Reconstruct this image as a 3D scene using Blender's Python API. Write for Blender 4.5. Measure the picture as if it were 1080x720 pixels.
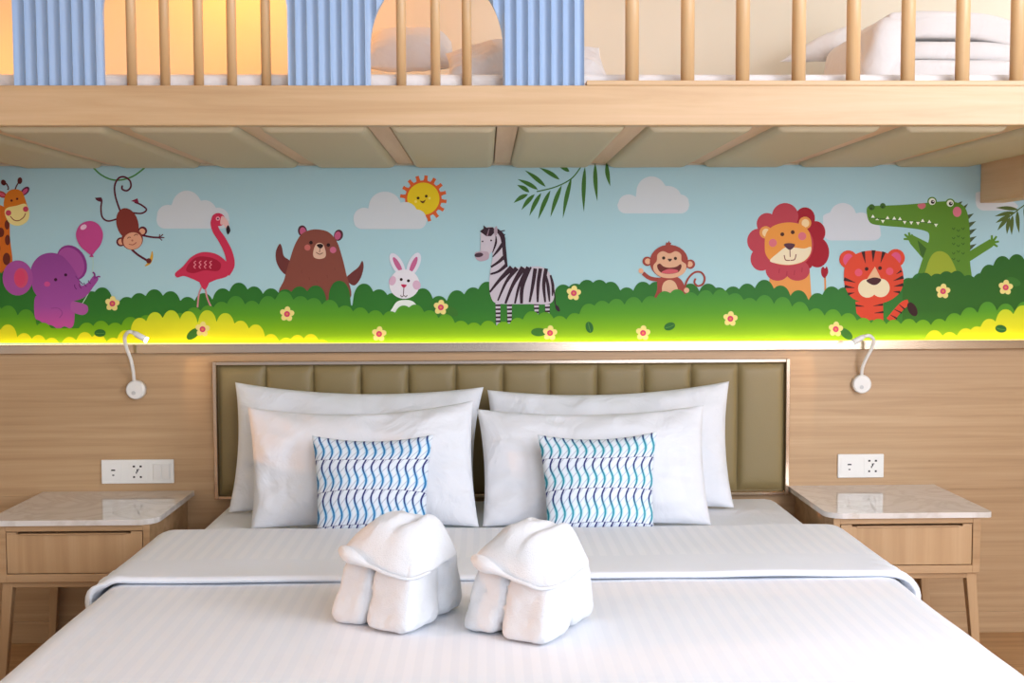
import bpy, bmesh, math, random
from mathutils import Vector, Matrix, noise
from mathutils.geometry import tessellate_polygon
PI = math.pi
SC = bpy.context.scene
COL = SC.collection
for o in list(bpy.data.objects): bpy.data.objects.remove(o)

# ------------------------------------------------------------------ camera
PITCH, YAW, ROLL, FPX = 0.0598827, 0.0235630, -0.00376740, 1194.455
CAM = Vector((-0.062, -4.05, 1.317))
_f = Vector((math.sin(YAW)*math.cos(PITCH), math.cos(YAW)*math.cos(PITCH), -math.sin(PITCH)))
_r = Vector((math.cos(YAW), -math.sin(YAW), 0)); _u = _r.cross(_f)
RGT = math.cos(ROLL)*_r + math.sin(ROLL)*_u
UPV = -math.sin(ROLL)*_r + math.cos(ROLL)*_u
cd = bpy.data.cameras.new('camera'); cam = bpy.data.objects.new('camera', cd); COL.objects.link(cam)
M3 = Matrix((RGT, UPV, -_f)).transposed()
cam.matrix_world = Matrix.Translation(CAM) @ M3.to_4x4()
cd.sensor_width = 36.0; cd.lens = 36.0*FPX/1080.0; cd.clip_start = 0.05; cd.clip_end = 60
SC.camera = cam

def ray(px, py): return _f + RGT*((px-540)/FPX) + UPV*((360-py)/FPX)
def at(px, py, Y):
    """point of the plane y=Y seen at that place of the photograph"""
    d = ray(px, py); t = (Y-CAM.y)/d.y; return CAM + d*t
def on(px, py, Z):
    d = ray(px, py); t = (Z-CAM.z)/d.z; return CAM + d*t

# ------------------------------------------------------------------ light
SC.view_settings.view_transform = 'Standard'; SC.view_settings.look = 'None'
SC.view_settings.exposure = 0.36; SC.view_settings.gamma = 1.0; SC.view_settings.use_curve_mapping = False
def lin(c): 
    c = c/255.0
    return c/12.92 if c <= .04045 else ((c+.055)/1.055)**2.4
def rgb(h):
    if isinstance(h, str): h = h.lstrip('#'); h = tuple(int(h[i:i+2], 16) for i in (0, 2, 4))
    return tuple(lin(c) for c in h) + (1.0,)
w = bpy.data.worlds.new('world'); SC.world = w; w.use_nodes = True
w.node_tree.nodes['Background'].inputs[0].default_value = rgb('e2ebff')
w.node_tree.nodes['Background'].inputs[1].default_value = 0.5
def area(name, loc, target, sx, sy, power, color, spread=PI):
    l = bpy.data.lights.new(name, 'AREA'); l.shape = 'RECTANGLE'; l.size = sx; l.size_y = sy
    l.energy = power; l.color = rgb(color)[:3]; l.spread = spread
    o = bpy.data.objects.new(name, l); COL.objects.link(o); o.location = loc
    o.rotation_euler = (Vector(target)-Vector(loc)).to_track_quat('-Z', 'Y').to_euler(); return o
area('window_daylight', (2.0, -6.0, 1.7), (0.2, 0, 0.9), 2.6, 2.2, 112, 'ecf1ff')
area('right_window_daylight', (2.40, -2.7, 1.75), (0, -1.3, 0.7), 1.8, 1.7, 92, 'ecf1ff')  # area light standing for daylight from an unseen window on the right
area('loft_daylight', (2.25, -0.6, 2.5), (0.9, -0.3, 2.1), 0.6, 0.6, 3, 'f4f6ff')
def point(name, loc, power, color, r=.05):
    l = bpy.data.lights.new(name, 'POINT'); l.energy = power; l.color = rgb(color)[:3]; l.shadow_soft_size = r
    o = bpy.data.objects.new(name, l); COL.objects.link(o); o.location = loc; return o
point('loft_lamp_light', (-0.92, -0.34, 2.42), 8.5, 'ffa01c', .06)
point('loft_lamp_light_far', (-1.75, -0.25, 2.05), 1.6, 'ffa83c', .05)
sl = bpy.data.lights.new('low_sun', 'SUN'); sl.energy = 1.0; sl.color = rgb('ffb27a')[:3]; sl.angle = .012
so = bpy.data.objects.new('low_sun', sl); COL.objects.link(so); so.location = (-4, -2, 3)
so.rotation_euler = Vector((.96, .02, -.16)).to_track_quat('-Z', 'Y').to_euler()

# ------------------------------------------------------------------ materials
MATS = {}
def new_mat(name):
    m = bpy.data.materials.new(name); m.use_nodes = True
    return m, m.node_tree.nodes, m.node_tree.links, m.node_tree.nodes['Principled BSDF']
def plain(name, col, rough=.5, metal=0.0, spec=None, emit=None, estr=0, bump=0, bscale=200, sheen=0, wrinkle=0):
    if name in MATS: return MATS[name]
    m, N, L, b = new_mat(name)
    b.inputs['Base Color'].default_value = rgb(col); b.inputs['Roughness'].default_value = rough
    b.inputs['Metallic'].default_value = metal
    if spec is not None: b.inputs['Specular IOR Level'].default_value = spec
    if emit: b.inputs['Emission Color'].default_value = rgb(emit); b.inputs['Emission Strength'].default_value = estr
    if sheen: b.inputs['Sheen Weight'].default_value = sheen
    tc = N.new('ShaderNodeTexCoord'); nz = N.new('ShaderNodeTexNoise'); nz.inputs['Scale'].default_value = bscale
    L.new(tc.outputs['Object'], nz.inputs['Vector'])
    if bump:
        bp = N.new('ShaderNodeBump'); bp.inputs['Strength'].default_value = bump; bp.inputs['Distance'].default_value = .002
        L.new(nz.outputs['Fac'], bp.inputs['Height']); L.new(bp.outputs['Normal'], b.inputs['Normal'])
        if wrinkle:
            n2 = N.new('ShaderNodeTexNoise'); n2.inputs['Scale'].default_value = 7; n2.inputs['Detail'].default_value = 4; n2.inputs['Distortion'].default_value = 1.4
            n2.inputs['Roughness'].default_value = .45
            L.new(tc.outputs['Object'], n2.inputs['Vector'])
            b2 = N.new('ShaderNodeBump'); b2.inputs['Strength'].default_value = wrinkle; b2.inputs['Distance'].default_value = .03
            L.new(n2.outputs['Fac'], b2.inputs['Height']); L.new(bp.outputs['Normal'], b2.inputs['Normal']); L.new(b2.outputs['Normal'], b.inputs['Normal'])
    MATS[name] = m; return m
def wood(name, axis, c1, c2, c3, rough=.45, seed=0.0, fine=26):
    if name in MATS: return MATS[name]
    m, N, L, b = new_mat(name)
    tc = N.new('ShaderNodeTexCoord'); mp = N.new('ShaderNodeMapping')
    s = [fine]*3; s['xyz'.index(axis)] = 1.1
    mp.inputs['Scale'].default_value = s; mp.inputs['Location'].default_value = (seed, seed*.7, seed*1.3)
    L.new(tc.outputs['Object'], mp.inputs['Vector'])
    n1 = N.new('ShaderNodeTexNoise'); n1.inputs['Scale'].default_value = 1.0; n1.inputs['Detail'].default_value = 7; n1.inputs['Roughness'].default_value = .62
    n1.inputs['Distortion'].default_value = .6
    L.new(mp.outputs['Vector'], n1.inputs['Vector'])
    mp2 = N.new('ShaderNodeMapping'); s2 = [3.2]*3; s2['xyz'.index(axis)] = .5; mp2.inputs['Scale'].default_value = s2
    L.new(tc.outputs['Object'], mp2.inputs['Vector'])
    n2 = N.new('ShaderNodeTexNoise'); n2.inputs['Scale'].default_value = 1.0; n2.inputs['Detail'].default_value = 3
    L.new(mp2.outputs['Vector'], n2.inputs['Vector'])
    r1 = N.new('ShaderNodeValToRGB'); e = r1.color_ramp.elements
    e[0].position = .32; e[0].color = rgb(c1); e[1].position = .68; e[1].color = rgb(c3)
    x = r1.color_ramp.elements.new(.5); x.color = rgb(c2)
    L.new(n1.outputs['Fac'], r1.inputs['Fac'])
    mx = N.new('ShaderNodeMix'); mx.data_type = 'RGBA'; mx.blend_type = 'MULTIPLY'
    r2 = N.new('ShaderNodeValToRGB'); e = r2.color_ramp.elements
    e[0].position = .35; e[0].color = (.90, .885, .87, 1); e[1].position = .65; e[1].color = (1, 1, 1, 1)
    L.new(n2.outputs['Fac'], r2.inputs['Fac'])
    mx.inputs[0].default_value = 1.0
    L.new(r1.outputs['Color'], mx.inputs[6]); L.new(r2.outputs['Color'], mx.inputs[7])
    L.new(mx.outputs[2], b.inputs['Base Color']); b.inputs['Roughness'].default_value = rough
    bp = N.new('ShaderNodeBump'); bp.inputs['Strength'].default_value = .12; bp.inputs['Distance'].default_value = .002
    L.new(n1.outputs['Fac'], bp.inputs['Height']); L.new(bp.outputs['Normal'], b.inputs['Normal'])
    MATS[name] = m; return m
OAK = ('b08c64', 'c09c73', 'cba881')
oak_x = wood('oak_grain_along', 'x', *OAK)
oak_z = wood('oak_grain_upright', 'z', 'b8946c', 'c09c73', 'c7a47c', seed=3)
oak_y = wood('oak_grain_deep', 'y', *OAK, seed=5)
rail_x = wood('pale_oak_rail', 'x', 'bd9b72', 'c7a77e', 'cfb08a', seed=2)
rail_y = wood('pale_oak_beam', 'y', 'd2a87c', 'dab288', 'e0bb94', seed=9)
pole_z = wood('pale_oak_pole', 'z', 'cba676', 'd3af80', 'dab98c', seed=7, rough=.4)
wallwood = wood('oak_wall_cladding', 'x', 'b4926b', 'c09e76', 'c8a780', seed=11, fine=44, rough=.42)
floorwood = wood('floor_oak', 'x', 'a97f52', 'bd9262', 'cca373', seed=1, rough=.38)
cream = plain('cream_paint', 'e4dac4', .8, bump=.05, bscale=90)
ceilm = plain('white_paint', 'f2f0ec', .85, bump=.05, bscale=90)
metal = plain('champagne_metal', 'cdb9a4', .2, 1.0)
leather = plain('olive_leather', '8c7b52', .5, bump=.25, bscale=320)
underpad = plain('khaki_leatherette', 'c0b394', .6, bump=.25, bscale=300)
white_pl = plain('white_plastic', 'f0efe9', .35)
white_enamel = plain('white_enamel', 'eceae4', .3)
dark = plain('black_socket', '2a2724', .5)
plum = plain('plum_base_fabric', '5a4038', .8, bump=.3)
blue = plain('light_blue_paint', '95aecd', .45)
pillow_m = plain('white_pillow_cotton', 'e4e7ec', .85, bump=.12, bscale=160, sheen=.1, wrinkle=.45)
loftpil_m = plain('white_loft_cotton', 'e4e0dd', .9, bump=.12, bscale=160, wrinkle=.4)
sheet_m = plain('white_sheet', 'e4e9f0', .8, bump=.1, bscale=150, wrinkle=.25)
towel_m = plain('white_terry', 'd9dde1', .95, bump=.8, bscale=420, sheen=.1, wrinkle=.3)

class X:
    """small math-node expression helper"""
    def __init__(s, nt, sock): s.nt, s.s = nt, sock
    def _op(s, op, o=None, o2=None):
        n = s.nt.nodes.new('ShaderNodeMath'); n.operation = op
        for i, v in enumerate((s, o, o2)):
            if v is None: continue
            if isinstance(v, X): s.nt.links.new(v.s, n.inputs[i])
            else: n.inputs[i].default_value = v
        return X(s.nt, n.outputs[0])
    def __add__(s, o): return s._op('ADD', o)
    def __sub__(s, o): return s._op('SUBTRACT', o)
    def __mul__(s, o): return s._op('MULTIPLY', o)
    def __truediv__(s, o): return s._op('DIVIDE', o)
    def fr(s): return s._op('FRACT')
    def sin(s): return s._op('SINE')
    def ab(s): return s._op('ABSOLUTE')
    def lt(s, o): return s._op('LESS_THAN', o)
    def gt(s, o): return s._op('GREATER_THAN', o)
    def mx(s, o): return s._op('MAXIMUM', o)
    def smooth(s, a, b):
        n = s.nt.nodes.new('ShaderNodeMapRange'); n.interpolation_type = 'SMOOTHSTEP'
        s.nt.links.new(s.s, n.inputs[0]); n.inputs[1].default_value = a; n.inputs[2].default_value = b
        n.inputs[3].default_value = 0; n.inputs[4].default_value = 1
        return X(s.nt, n.outputs[0])
def mixc(nt, f, a, b):
    n = nt.nodes.new('ShaderNodeMix'); n.data_type = 'RGBA'
    nt.links.new(f.s, n.inputs[0])
    for v, i in ((a, 6), (b, 7)):
        if isinstance(v, tuple): n.inputs[i].default_value = v
        else: nt.links.new(v, n.inputs[i])
    return n.outputs[2]
def satin(name, ylim=None):
    m, N, L, b = new_mat(name); nt = m.node_tree
    tc = N.new('ShaderNodeTexCoord'); sp = N.new('ShaderNodeSeparateXYZ'); L.new(tc.outputs['Object'], sp.inputs[0])
    x = X(nt, sp.outputs[0]); y = X(nt, sp.outputs[1])
    s = ((x*(1/.036)).fr()-.5).ab().smooth(.21, .27)
    if ylim is not None: s = s*y.gt(ylim)
    L.new(mixc(nt, s, rgb('e6ebf2'), rgb('ebeff5')), b.inputs['Base Color'])
    r = (s*-.2)+.72; L.new(r.s, b.inputs['Roughness'])
    nz = N.new('ShaderNodeTexNoise'); nz.inputs['Scale'].default_value = 14; nz.inputs['Detail'].default_value = 3
    L.new(tc.outputs['Object'], nz.inputs['Vector'])
    bp = N.new('ShaderNodeBump'); bp.inputs['Strength'].default_value = .15; bp.inputs['Distance'].default_value = .01
    L.new(nz.outputs['Fac'], bp.inputs['Height']); L.new(bp.outputs['Normal'], b.inputs['Normal'])
    return m
duvet_m = satin('white_satin_stripe'); flap_m = satin('white_satin_stripe_bordered', -1.06)
def cushion_mat(name, hue_a, hue_b, nlines, phase):
    m, N, L, b = new_mat(name); nt = m.node_tree
    uv = N.new('ShaderNodeUVMap'); sp = N.new('ShaderNodeSeparateXYZ'); L.new(uv.outputs[0], sp.inputs[0])
    u = X(nt, sp.outputs[0]); v = X(nt, sp.outputs[1])            # v grows downwards
    vr = v*3.07+phase; f = vr.fr()
    off = ((f*-1)+.5)*.36 - (f*2*PI).sin()*.29
    q = u*nlines - off*1.0
    d = (q.fr()-.5).ab()
    line = (d*-1+.5).lt(.105)                                       # distance from integer
    row = ((f-.5).ab()).gt(.489)
    dg = ((u*nlines*1.0 + f*3.4).fr()-.5).ab().lt(.075)
    halo = (d*-1+.5).smooth(.34, .06)
    base = mixc(nt, halo*f.smooth(0, .6)*((f*-1+1).smooth(0, .3)), rgb('e2ebf5'), rgb(hue_b))
    base = mixc(nt, dg*.55, base, rgb('8f9bb5'))
    base = mixc(nt, row*.5, base, rgb('46527e'))
    lc = mixc(nt, f.smooth(.25, .65)*((f*-1+1).smooth(0, .2)), rgb('1e2670'), rgb(hue_a))
    L.new(mixc(nt, line, base, lc), b.inputs['Base Color']); b.inputs['Roughness'].default_value = .8
    return m
cush_a = cushion_mat('wave_print_blue', '1577b4', '8ccdec', 13.4, .217)
cush_b = cushion_mat('wave_print_teal', '1590a6', '92d6e0', 13.4, .217)
def marble():
    m, N, L, b = new_mat('white_marble')
    tc = N.new('ShaderNodeTexCoord'); nz = N.new('ShaderNodeTexNoise'); nz.inputs['Scale'].default_value = 5; nz.inputs['Detail'].default_value = 8
    nz.inputs['Distortion'].default_value = 1.6
    L.new(tc.outputs['Object'], nz.inputs['Vector'])
    r = N.new('ShaderNodeValToRGB'); e = r.color_ramp.elements
    e[0].position = .42; e[0].color = rgb('dedad5'); e[1].position = .58; e[1].color = rgb('e0dcd8')
    x = e.new(.5); x.color = rgb('d3cdc6')
    L.new(nz.outputs['Fac'], r.inputs['Fac']); L.new(r.outputs['Color'], b.inputs['Base Color'])
    b.inputs['Roughness'].default_value = .07
    b.inputs['IOR'].default_value = 1.9
    return m
marble_m = marble()

# ------------------------------------------------------------------ builders
def link(name, me, mats, parent=None, smooth=False):
    o = bpy.data.objects.new(name, me); COL.objects.link(o)
    for m in (mats if isinstance(mats, (list, tuple)) else [mats]): me.materials.append(m)
    if smooth: me.polygons.foreach_set('use_smooth', [True]*len(me.polygons))
    if parent:
        o.parent = parent
        base = parent.location if parent.parent is None else Vector((0, 0, 0))
        off = parent.location.copy()
        p = parent.parent
        while p: off += p.location; p = p.parent
        me.transform(Matrix.Translation(-off))
    return o
def mesh(name, vs, fs, mats, parent=None, smooth=False, mi=None, fix=True):
    me = bpy.data.meshes.new(name); me.from_pydata([tuple(v) for v in vs], [], fs)
    if fix:
        bm = bmesh.new(); bm.from_mesh(me); bmesh.ops.recalc_face_normals(bm, faces=bm.faces); bm.to_mesh(me); bm.free()
    if mi: me.polygons.foreach_set('material_index', mi)
    me.update(); return link(name, me, mats, parent, smooth)
def bmobj(name, bm, mats, parent=None, smooth=False):
    bmesh.ops.recalc_face_normals(bm, faces=bm.faces)
    me = bpy.data.meshes.new(name); bm.to_mesh(me); bm.free(); return link(name, me, mats, parent, smooth)
def add_box(bm, x0, x1, y0, y1, z0, z1, bev=0.0, seg=2, mi=0):
    r = bmesh.ops.create_cube(bm, size=1.0); vs = r['verts']
    for v in vs: v.co = Vector(((x0+x1)/2+v.co.x*(x1-x0), (y0+y1)/2+v.co.y*(y1-y0), (z0+z1)/2+v.co.z*(z1-z0)))
    fs = list({f for v in vs for f in v.link_faces})
    for f in fs: f.material_index = mi
    if bev:
        es = list({e for v in vs for e in v.link_edges})
        bmesh.ops.bevel(bm, geom=es, offset=bev, segments=seg, profile=.5, affect='EDGES')
def box(name, x0, x1, y0, y1, z0, z1, m, parent=None, bev=0.0, seg=2):
    bm = bmesh.new(); add_box(bm, x0, x1, y0, y1, z0, z1, bev, seg); return bmobj(name, bm, m, parent, smooth=False)
def add_tube(bm, pts, rad, n=12, cap=True, mi=0):
    pts = [Vector(p) for p in pts]; rings = []
    rr = rad if isinstance(rad, (list, tuple)) else [rad]*len(pts)
    t0 = (pts[1]-pts[0]).normalized(); a = Vector((0, 0, 1)) if abs(t0.z) < .9 else Vector((1, 0, 0))
    nrm = (a - t0*a.dot(t0)).normalized()
    for i, p in enumerate(pts):
        t = (pts[min(i+1, len(pts)-1)]-pts[max(i-1, 0)]).normalized()
        nrm = (nrm - t*nrm.dot(t)).normalized(); bi = t.cross(nrm)
        rings.append([bm.verts.new(p+(nrm*math.cos(2*PI*k/n)+bi*math.sin(2*PI*k/n))*rr[i]) for k in range(n)])
    fs = []
    for A, B in zip(rings, rings[1:]):
        for k in range(n): fs.append(bm.faces.new((A[k], A[(k+1) % n], B[(k+1) % n], B[k])))
    if cap: fs.append(bm.faces.new(rings[0][::-1])); fs.append(bm.faces.new(rings[-1]))
    for f in fs: f.material_index = mi; f.smooth = True
def tube(name, pts, rad, m, parent=None, n=12):
    bm = bmesh.new(); add_tube(bm, pts, rad, n); o = bmobj(name, bm, m, parent); 
    for p in o.data.polygons: p.use_smooth = len(p.vertices) == 4
    return o
def spline(pts, k=6, closed=False):
    """Catmull-Rom through points of any dimension"""
    P = [tuple(p) for p in pts]; n = len(P); out = []
    rng = range(n if closed else n-1)
    for i in rng:
        if closed: p0, p1, p2, p3 = P[i-1], P[i], P[(i+1) % n], P[(i+2) % n]
        else: p0, p1, p2, p3 = P[max(i-1, 0)], P[i], P[i+1], P[min(i+2, n-1)]
        for j in range(k):
            t = j/k
            out.append(tuple(.5*((2*b)+(-a+c)*t+(2*a-5*b+4*c-d)*t*t+(-a+3*b-3*c+d)*t**3) for a, b, c, d in zip(p0, p1, p2, p3)))
    if not closed: out.append(P[-1])
    return out
def prism(name, outline, z0, z1, m, parent=None, bev=0.0, axis='z', seg=2):
    bm = bmesh.new()
    def V(a, b, h): return (a, b, h) if axis == 'z' else ((a, h, b) if axis == 'y' else (h, a, b))
    lo = [bm.verts.new(V(a, b, z0)) for a, b in outline]; hi = [bm.verts.new(V(a, b, z1)) for a, b in outline]
    n = len(lo); bm.faces.new(lo[::-1]); t = bm.faces.new(hi)
    for i in range(n): bm.faces.new((lo[i], lo[(i+1) % n], hi[(i+1) % n], hi[i]))
    if bev:
        es = [e for e in bm.edges if len(e.link_faces) == 2 and e.calc_face_angle(0) > .7]
        bmesh.ops.bevel(bm, geom=es, offset=bev, segments=seg, profile=.5, affect='EDGES')
    return bmobj(name, bm, m, parent)
def prop(o, label=None, cat=None, group=None, kind=None):
    if label: o['label'] = label
    if cat: o['category'] = cat
    if group: o['group'] = group
    if kind: o['kind'] = kind
    return o
def thing(name, label, cat, loc, group=None):
    o = bpy.data.objects.new(name, None); COL.objects.link(o); o.location = loc; o.empty_display_size = .1
    return prop(o, label, cat, group)
def structure(o): o['kind'] = 'structure'; return o

# ------------------------------------------------------------------ the room
XL, XR, YF, ZC = -2.45, 2.45, -6.4, 3.0
structure(box('floor', XL-.1, XR+.1, YF, .1, -.1, 0, floorwood))
structure(box('ceiling', XL-.1, XR+.1, YF, .1, ZC, ZC+.1, ceilm))
structure(box('wall_back', XL-.1, XR+.1, 0, .1, 0, ZC, cream))
bm = bmesh.new()                                                    # unseen left wall; two small openings added to shape the low sun's patches
ys = (YF, -1.95, -1.30, -.56, -.36, 0)
for k in range(5):
    if k in (1, 3):
        a, b = ((.88, 1.12) if k == 1 else (1.0, 1.17))
        add_box(bm, XL-.03, XL, ys[k], ys[k+1], 0, a); add_box(bm, XL-.03, XL, ys[k], ys[k+1], b, ZC)
    else: add_box(bm, XL-.03, XL, ys[k], ys[k+1], 0, ZC)
structure(bmobj('wall_left', bm, cream))
structure(box('wall_right', XR, XR+.1, YF, 0, 0, ZC, cream))
bm = bmesh.new()                                                    # oak cladding: four long boards with hairline joints
for z0, z1 in ((.0, .5295), (.530, 1.040)):
    add_box(bm, XL, XR, -.012, 0, z0, z1, .0003, 1)
structure(bmobj('wall_back_cladding', bm, wallwood))
structure(box('baseboard_back', XL, XR, -.022, -.012, 0, .078, wallwood, bev=.002))
bm = bmesh.new()
add_box(bm, XL, XR, -.034, 0, 1.040, 1.068, .002, 1); add_box(bm, XL, XR, -.034, -.031, 1.066, 1.073, .0008, 1)
structure(bmobj('trim_1', bm, metal))
led = box('light_strip', XL, XR, -.027, -.017, 1.0682, 1.0725, plain('warm_led', 'fff0b0', .5, emit='ffe9b0', estr=3.6))
prop(led, 'long glowing warm light strip along the metal ledge at the foot of the mural', 'light strip')

# ------------------------------------------------------------------ the mural: printed figures on one flat panel
def W(px, py, d):                                                   # photograph place -> point on the mural's plane
    p = at(px, py, -.004); return (p.x, -.004-d, p.z)
PRINT = {}
def ink(c):
    if c not in PRINT: PRINT[c] = plain('print_'+c, c, .55, spec=.18)
    return PRINT[c]
def grad(name, stops, z0, z1):
    m, N, L, b = new_mat(name)
    tc = N.new('ShaderNodeTexCoord'); sp = N.new('ShaderNodeSeparateXYZ'); L.new(tc.outputs['Object'], sp.inputs[0])
    f = X(m.node_tree, sp.outputs[2]); f = (f-(z0-1.074))/(z1-z0)
    r = N.new('ShaderNodeValToRGB'); e = r.color_ramp.elements
    e[0].position = stops[0][0]; e[0].color = rgb(stops[0][1]); e[1].position = stops[-1][0]; e[1].color = rgb(stops[-1][1])
    for p, c in stops[1:-1]: q = e.new(p); q.color = rgb(c)
    L.new(f.s, r.inputs['Fac']); L.new(r.outputs['Color'], b.inputs['Base Color']); b.inputs['Roughness'].default_value = .55
    b.inputs['Specular IOR Level'].default_value = .18
    return m
class Fig:
    STEP = .000025
    def __init__(s, base): s.v, s.f, s.mi, s.m, s.d = [], [], [], [], base
    def mat(s, c):
        m = ink(c) if isinstance(c, str) else c
        if m not in s.m: s.m.append(m)
        return s.m.index(m)
    def poly(s, pts, c):
        s.d += s.STEP; k = len(s.v); q = [W(x, y, s.d) for x, y in pts]; s.v += q; i = s.mat(c)
        for t in tessellate_polygon([[Vector((a[0], a[2], 0)) for a in q]]):
            s.f.append([k+j for j in t]); s.mi.append(i)
        return s
    def blob(s, pts, c, k=6): return s.poly(spline(pts, k, True), c)
    def ell(s, cx, cy, rx, ry, c, rot=0, n=26):
        r = math.radians(rot); C, S = math.cos(r), math.sin(r)
        return s.poly([(cx+rx*math.cos(2*PI*i/n)*C-ry*math.sin(2*PI*i/n)*S, cy+rx*math.cos(2*PI*i/n)*S+ry*math.sin(2*PI*i/n)*C) for i in range(n)], c)
    def dot(s, cx, cy, r, c, n=18): return s.ell(cx, cy, r, r, c, 0, n)
    def stroke(s, pts, wd, c, k=6, smooth=True):
        P = spline(pts, k) if smooth and len(pts) > 2 else [tuple(p) for p in pts]
        n = len(P); a, b = [], []
        for i, p in enumerate(P):
            q0, q1 = P[max(i-1, 0)], P[min(i+1, n-1)]; dx, dy = q1[0]-q0[0], q1[1]-q0[1]; l = math.hypot(dx, dy) or 1
            ww = wd if not isinstance(wd, (list, tuple)) else spline([(x,) for x in wd], 12)[min(int(i/(n-1)*(12*(len(wd)-1))), 12*(len(wd)-1))][0]
            a.append((p[0]-dy/l*ww/2, p[1]+dx/l*ww/2)); b.append((p[0]+dy/l*ww/2, p[1]-dx/l*ww/2))
        s.d += s.STEP; k0 = len(s.v); m = s.mat(c)
        for x, y in zip(a, b): s.v += [W(*x, s.d), W(*y, s.d)]
        for i in range(n-1): s.f.append([k0+2*i, k0+2*i+1, k0+2*i+3, k0+2*i+2]); s.mi.append(m)
        return s
    def leaf(s, b, t, wd, c, bend=0):
        (x0, y0), (x1, y1) = b, t; l = math.hypot(x1-x0, y1-y0); nx, ny = -(y1-y0)/l, (x1-x0)/l
        f = lambda u, h: (x0+(x1-x0)*u+nx*(h*wd+bend*math.sin(PI*u)), y0+(y1-y0)*u+ny*(h*wd+bend*math.sin(PI*u)))
        us = [i/8 for i in range(9)]; h = lambda u: .5*math.sin(PI*u**.8)
        return s.poly([f(u, h(u)) for u in us]+[f(u, -h(u)) for u in us[-2:0:-1]], c)
    def field(s, bumps, y_bot, x0, x1, c, floor=None):
        """scalloped bank: top edge is the upper outline of overlapping rounded bumps (x, top y, half width)"""
        s.d += s.STEP; k0 = len(s.v); m = s.mat(c); n = int((x1-x0)/.8)
        for i in range(n+1):
            x = x0+(x1-x0)*i/n; y = floor if floor else y_bot
            for bx, by, bw in bumps:
                h = bw*1.7
                u = (x-bx)/bw
                if abs(u) < 1: y = min(y, by+h-h*(1-abs(u)**2.2)**.5)
            s.v += [W(x, min(y, y_bot-.2), s.d), W(x, y_bot, s.d)]
        for i in range(n): s.f.append([k0+2*i, k0+2*i+1, k0+2*i+3, k0+2*i+2]); s.mi.append(m)
        return s
    def build(s, name, parent, label=None):
        o = mesh(name, s.v, s.f, s.m, parent, mi=s.mi, fix=False)
        for p in o.data.polygons:
            pass
        bm = bmesh.new(); bm.from_mesh(o.data)
        for f in bm.faces:
            f.normal_update()
            if f.normal.y > 0: f.normal_flip()
        bm.to_mesh(o.data); bm.free()
        return prop(o, label)
mural = thing('wall_mural', 'wide printed jungle animal mural on the wall between headboard and loft bed', 'mural', (0, 0, 1.074))
box('sky_panel', XL, XR, -.004, 0, 1.073, 1.70, grad('print_sky', ((0, 'b4d6d8'), (.5, 'abd0d6'), (1, 'a8ccd5')), 1.074, 1.70), mural)

def cloud(ells, y0, x0, x1, c, label):
    f = Fig(.0001); f.field([], y0, x0, x1, c) if False else None
    s = f; s.d += s.STEP; k0 = len(s.v); m = s.mat(c); n = 70
    for i in range(n+1):
        x = x0+(x1-x0)*i/n; y = y0-.3; yb = y0
        e = min(x-x0, x1-x); R = 9
        if e < R: yb = y0-(R-(R*R-(R-e)**2)**.5)
        for cx, cy, rx, ry in ells:
            u = (x-cx)/rx
            if abs(u) < 1: y = min(y, cy-ry*(1-u*u)**.5)
        s.v += [W(x, min(y, yb-.1), s.d), W(x, yb, s.d)]
    for i in range(n): s.f.append([k0+2*i, k0+2*i+1, k0+2*i+3, k0+2*i+2]); s.mi.append(m)
    return f.build('printed_cloud', mural, label)
CL = 'd0d6da'
cloud([(177, 229, 12, 13), (197, 219, 16, 18), (216, 226, 13, 15), (230, 231, 12, 12)], 241, 165, 242, CL, 'pale printed cloud behind the flamingo head')
S = Fig(.0001)                                                      # the smiling sun
for k in range(16):
    a = 2*PI*k/16+.12; ca, sa = math.cos(a), math.sin(a)
    q = lambda r, t: (446.5+r*ca-t*sa, 209.5+r*sa+t*ca)
    S.poly([q(17, -2.6), q(22, -1.7), q(24.6, -1.9), q(24.6, 1.9), q(22, 1.7), q(17, 2.6)], 'd8602a')
S.dot(446.5, 209.5, 19.3, 'd8602a', 40).dot(446.5, 209.5, 17, 'e6c81e', 40)
S.dot(441, 208.8, 1.5, '3a2410').dot(449.6, 206.8, 1.5, '3a2410').blob([(443, 211.5), (446, 212), (449, 210.5), (447, 214), (445, 214)], '5a2a14')
S.dot(438.5, 212.5, 1.4, 'f0dc6a').dot(453, 209, 1.4, 'f0dc6a').build('printed_sun', mural, 'smiling yellow sun with orange rays printed on the mural')
o = cloud([(384, 231, 11.5, 12), (406, 218, 17, 16), (427, 225, 13, 12), (440, 232, 10, 11)], 241.5, 373, 450, CL, 'pale printed cloud covering the lower left of the sun')
for v in o.data.vertices: v.co.y -= .0014
cloud([(663, 215, 11, 10), (687, 203, 16, 17), (704, 207, 14, 11), (717, 214, 10, 9)], 225, 651, 727, CL, 'pale printed cloud right of the palm leaf')
cloud([(878, 236, 14, 12), (889, 228, 14, 14), (908, 238, 13, 14), (919, 245, 10, 14)], 253.5, 868, 930, 'cfd4da', 'pale printed cloud between lion and crocodile')
cloud([(1036, 214, 16, 12), (1060, 219, 14, 8)], 222, 1029, 1075, CL, 'pale printed cloud below the wooden side beam')

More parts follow.
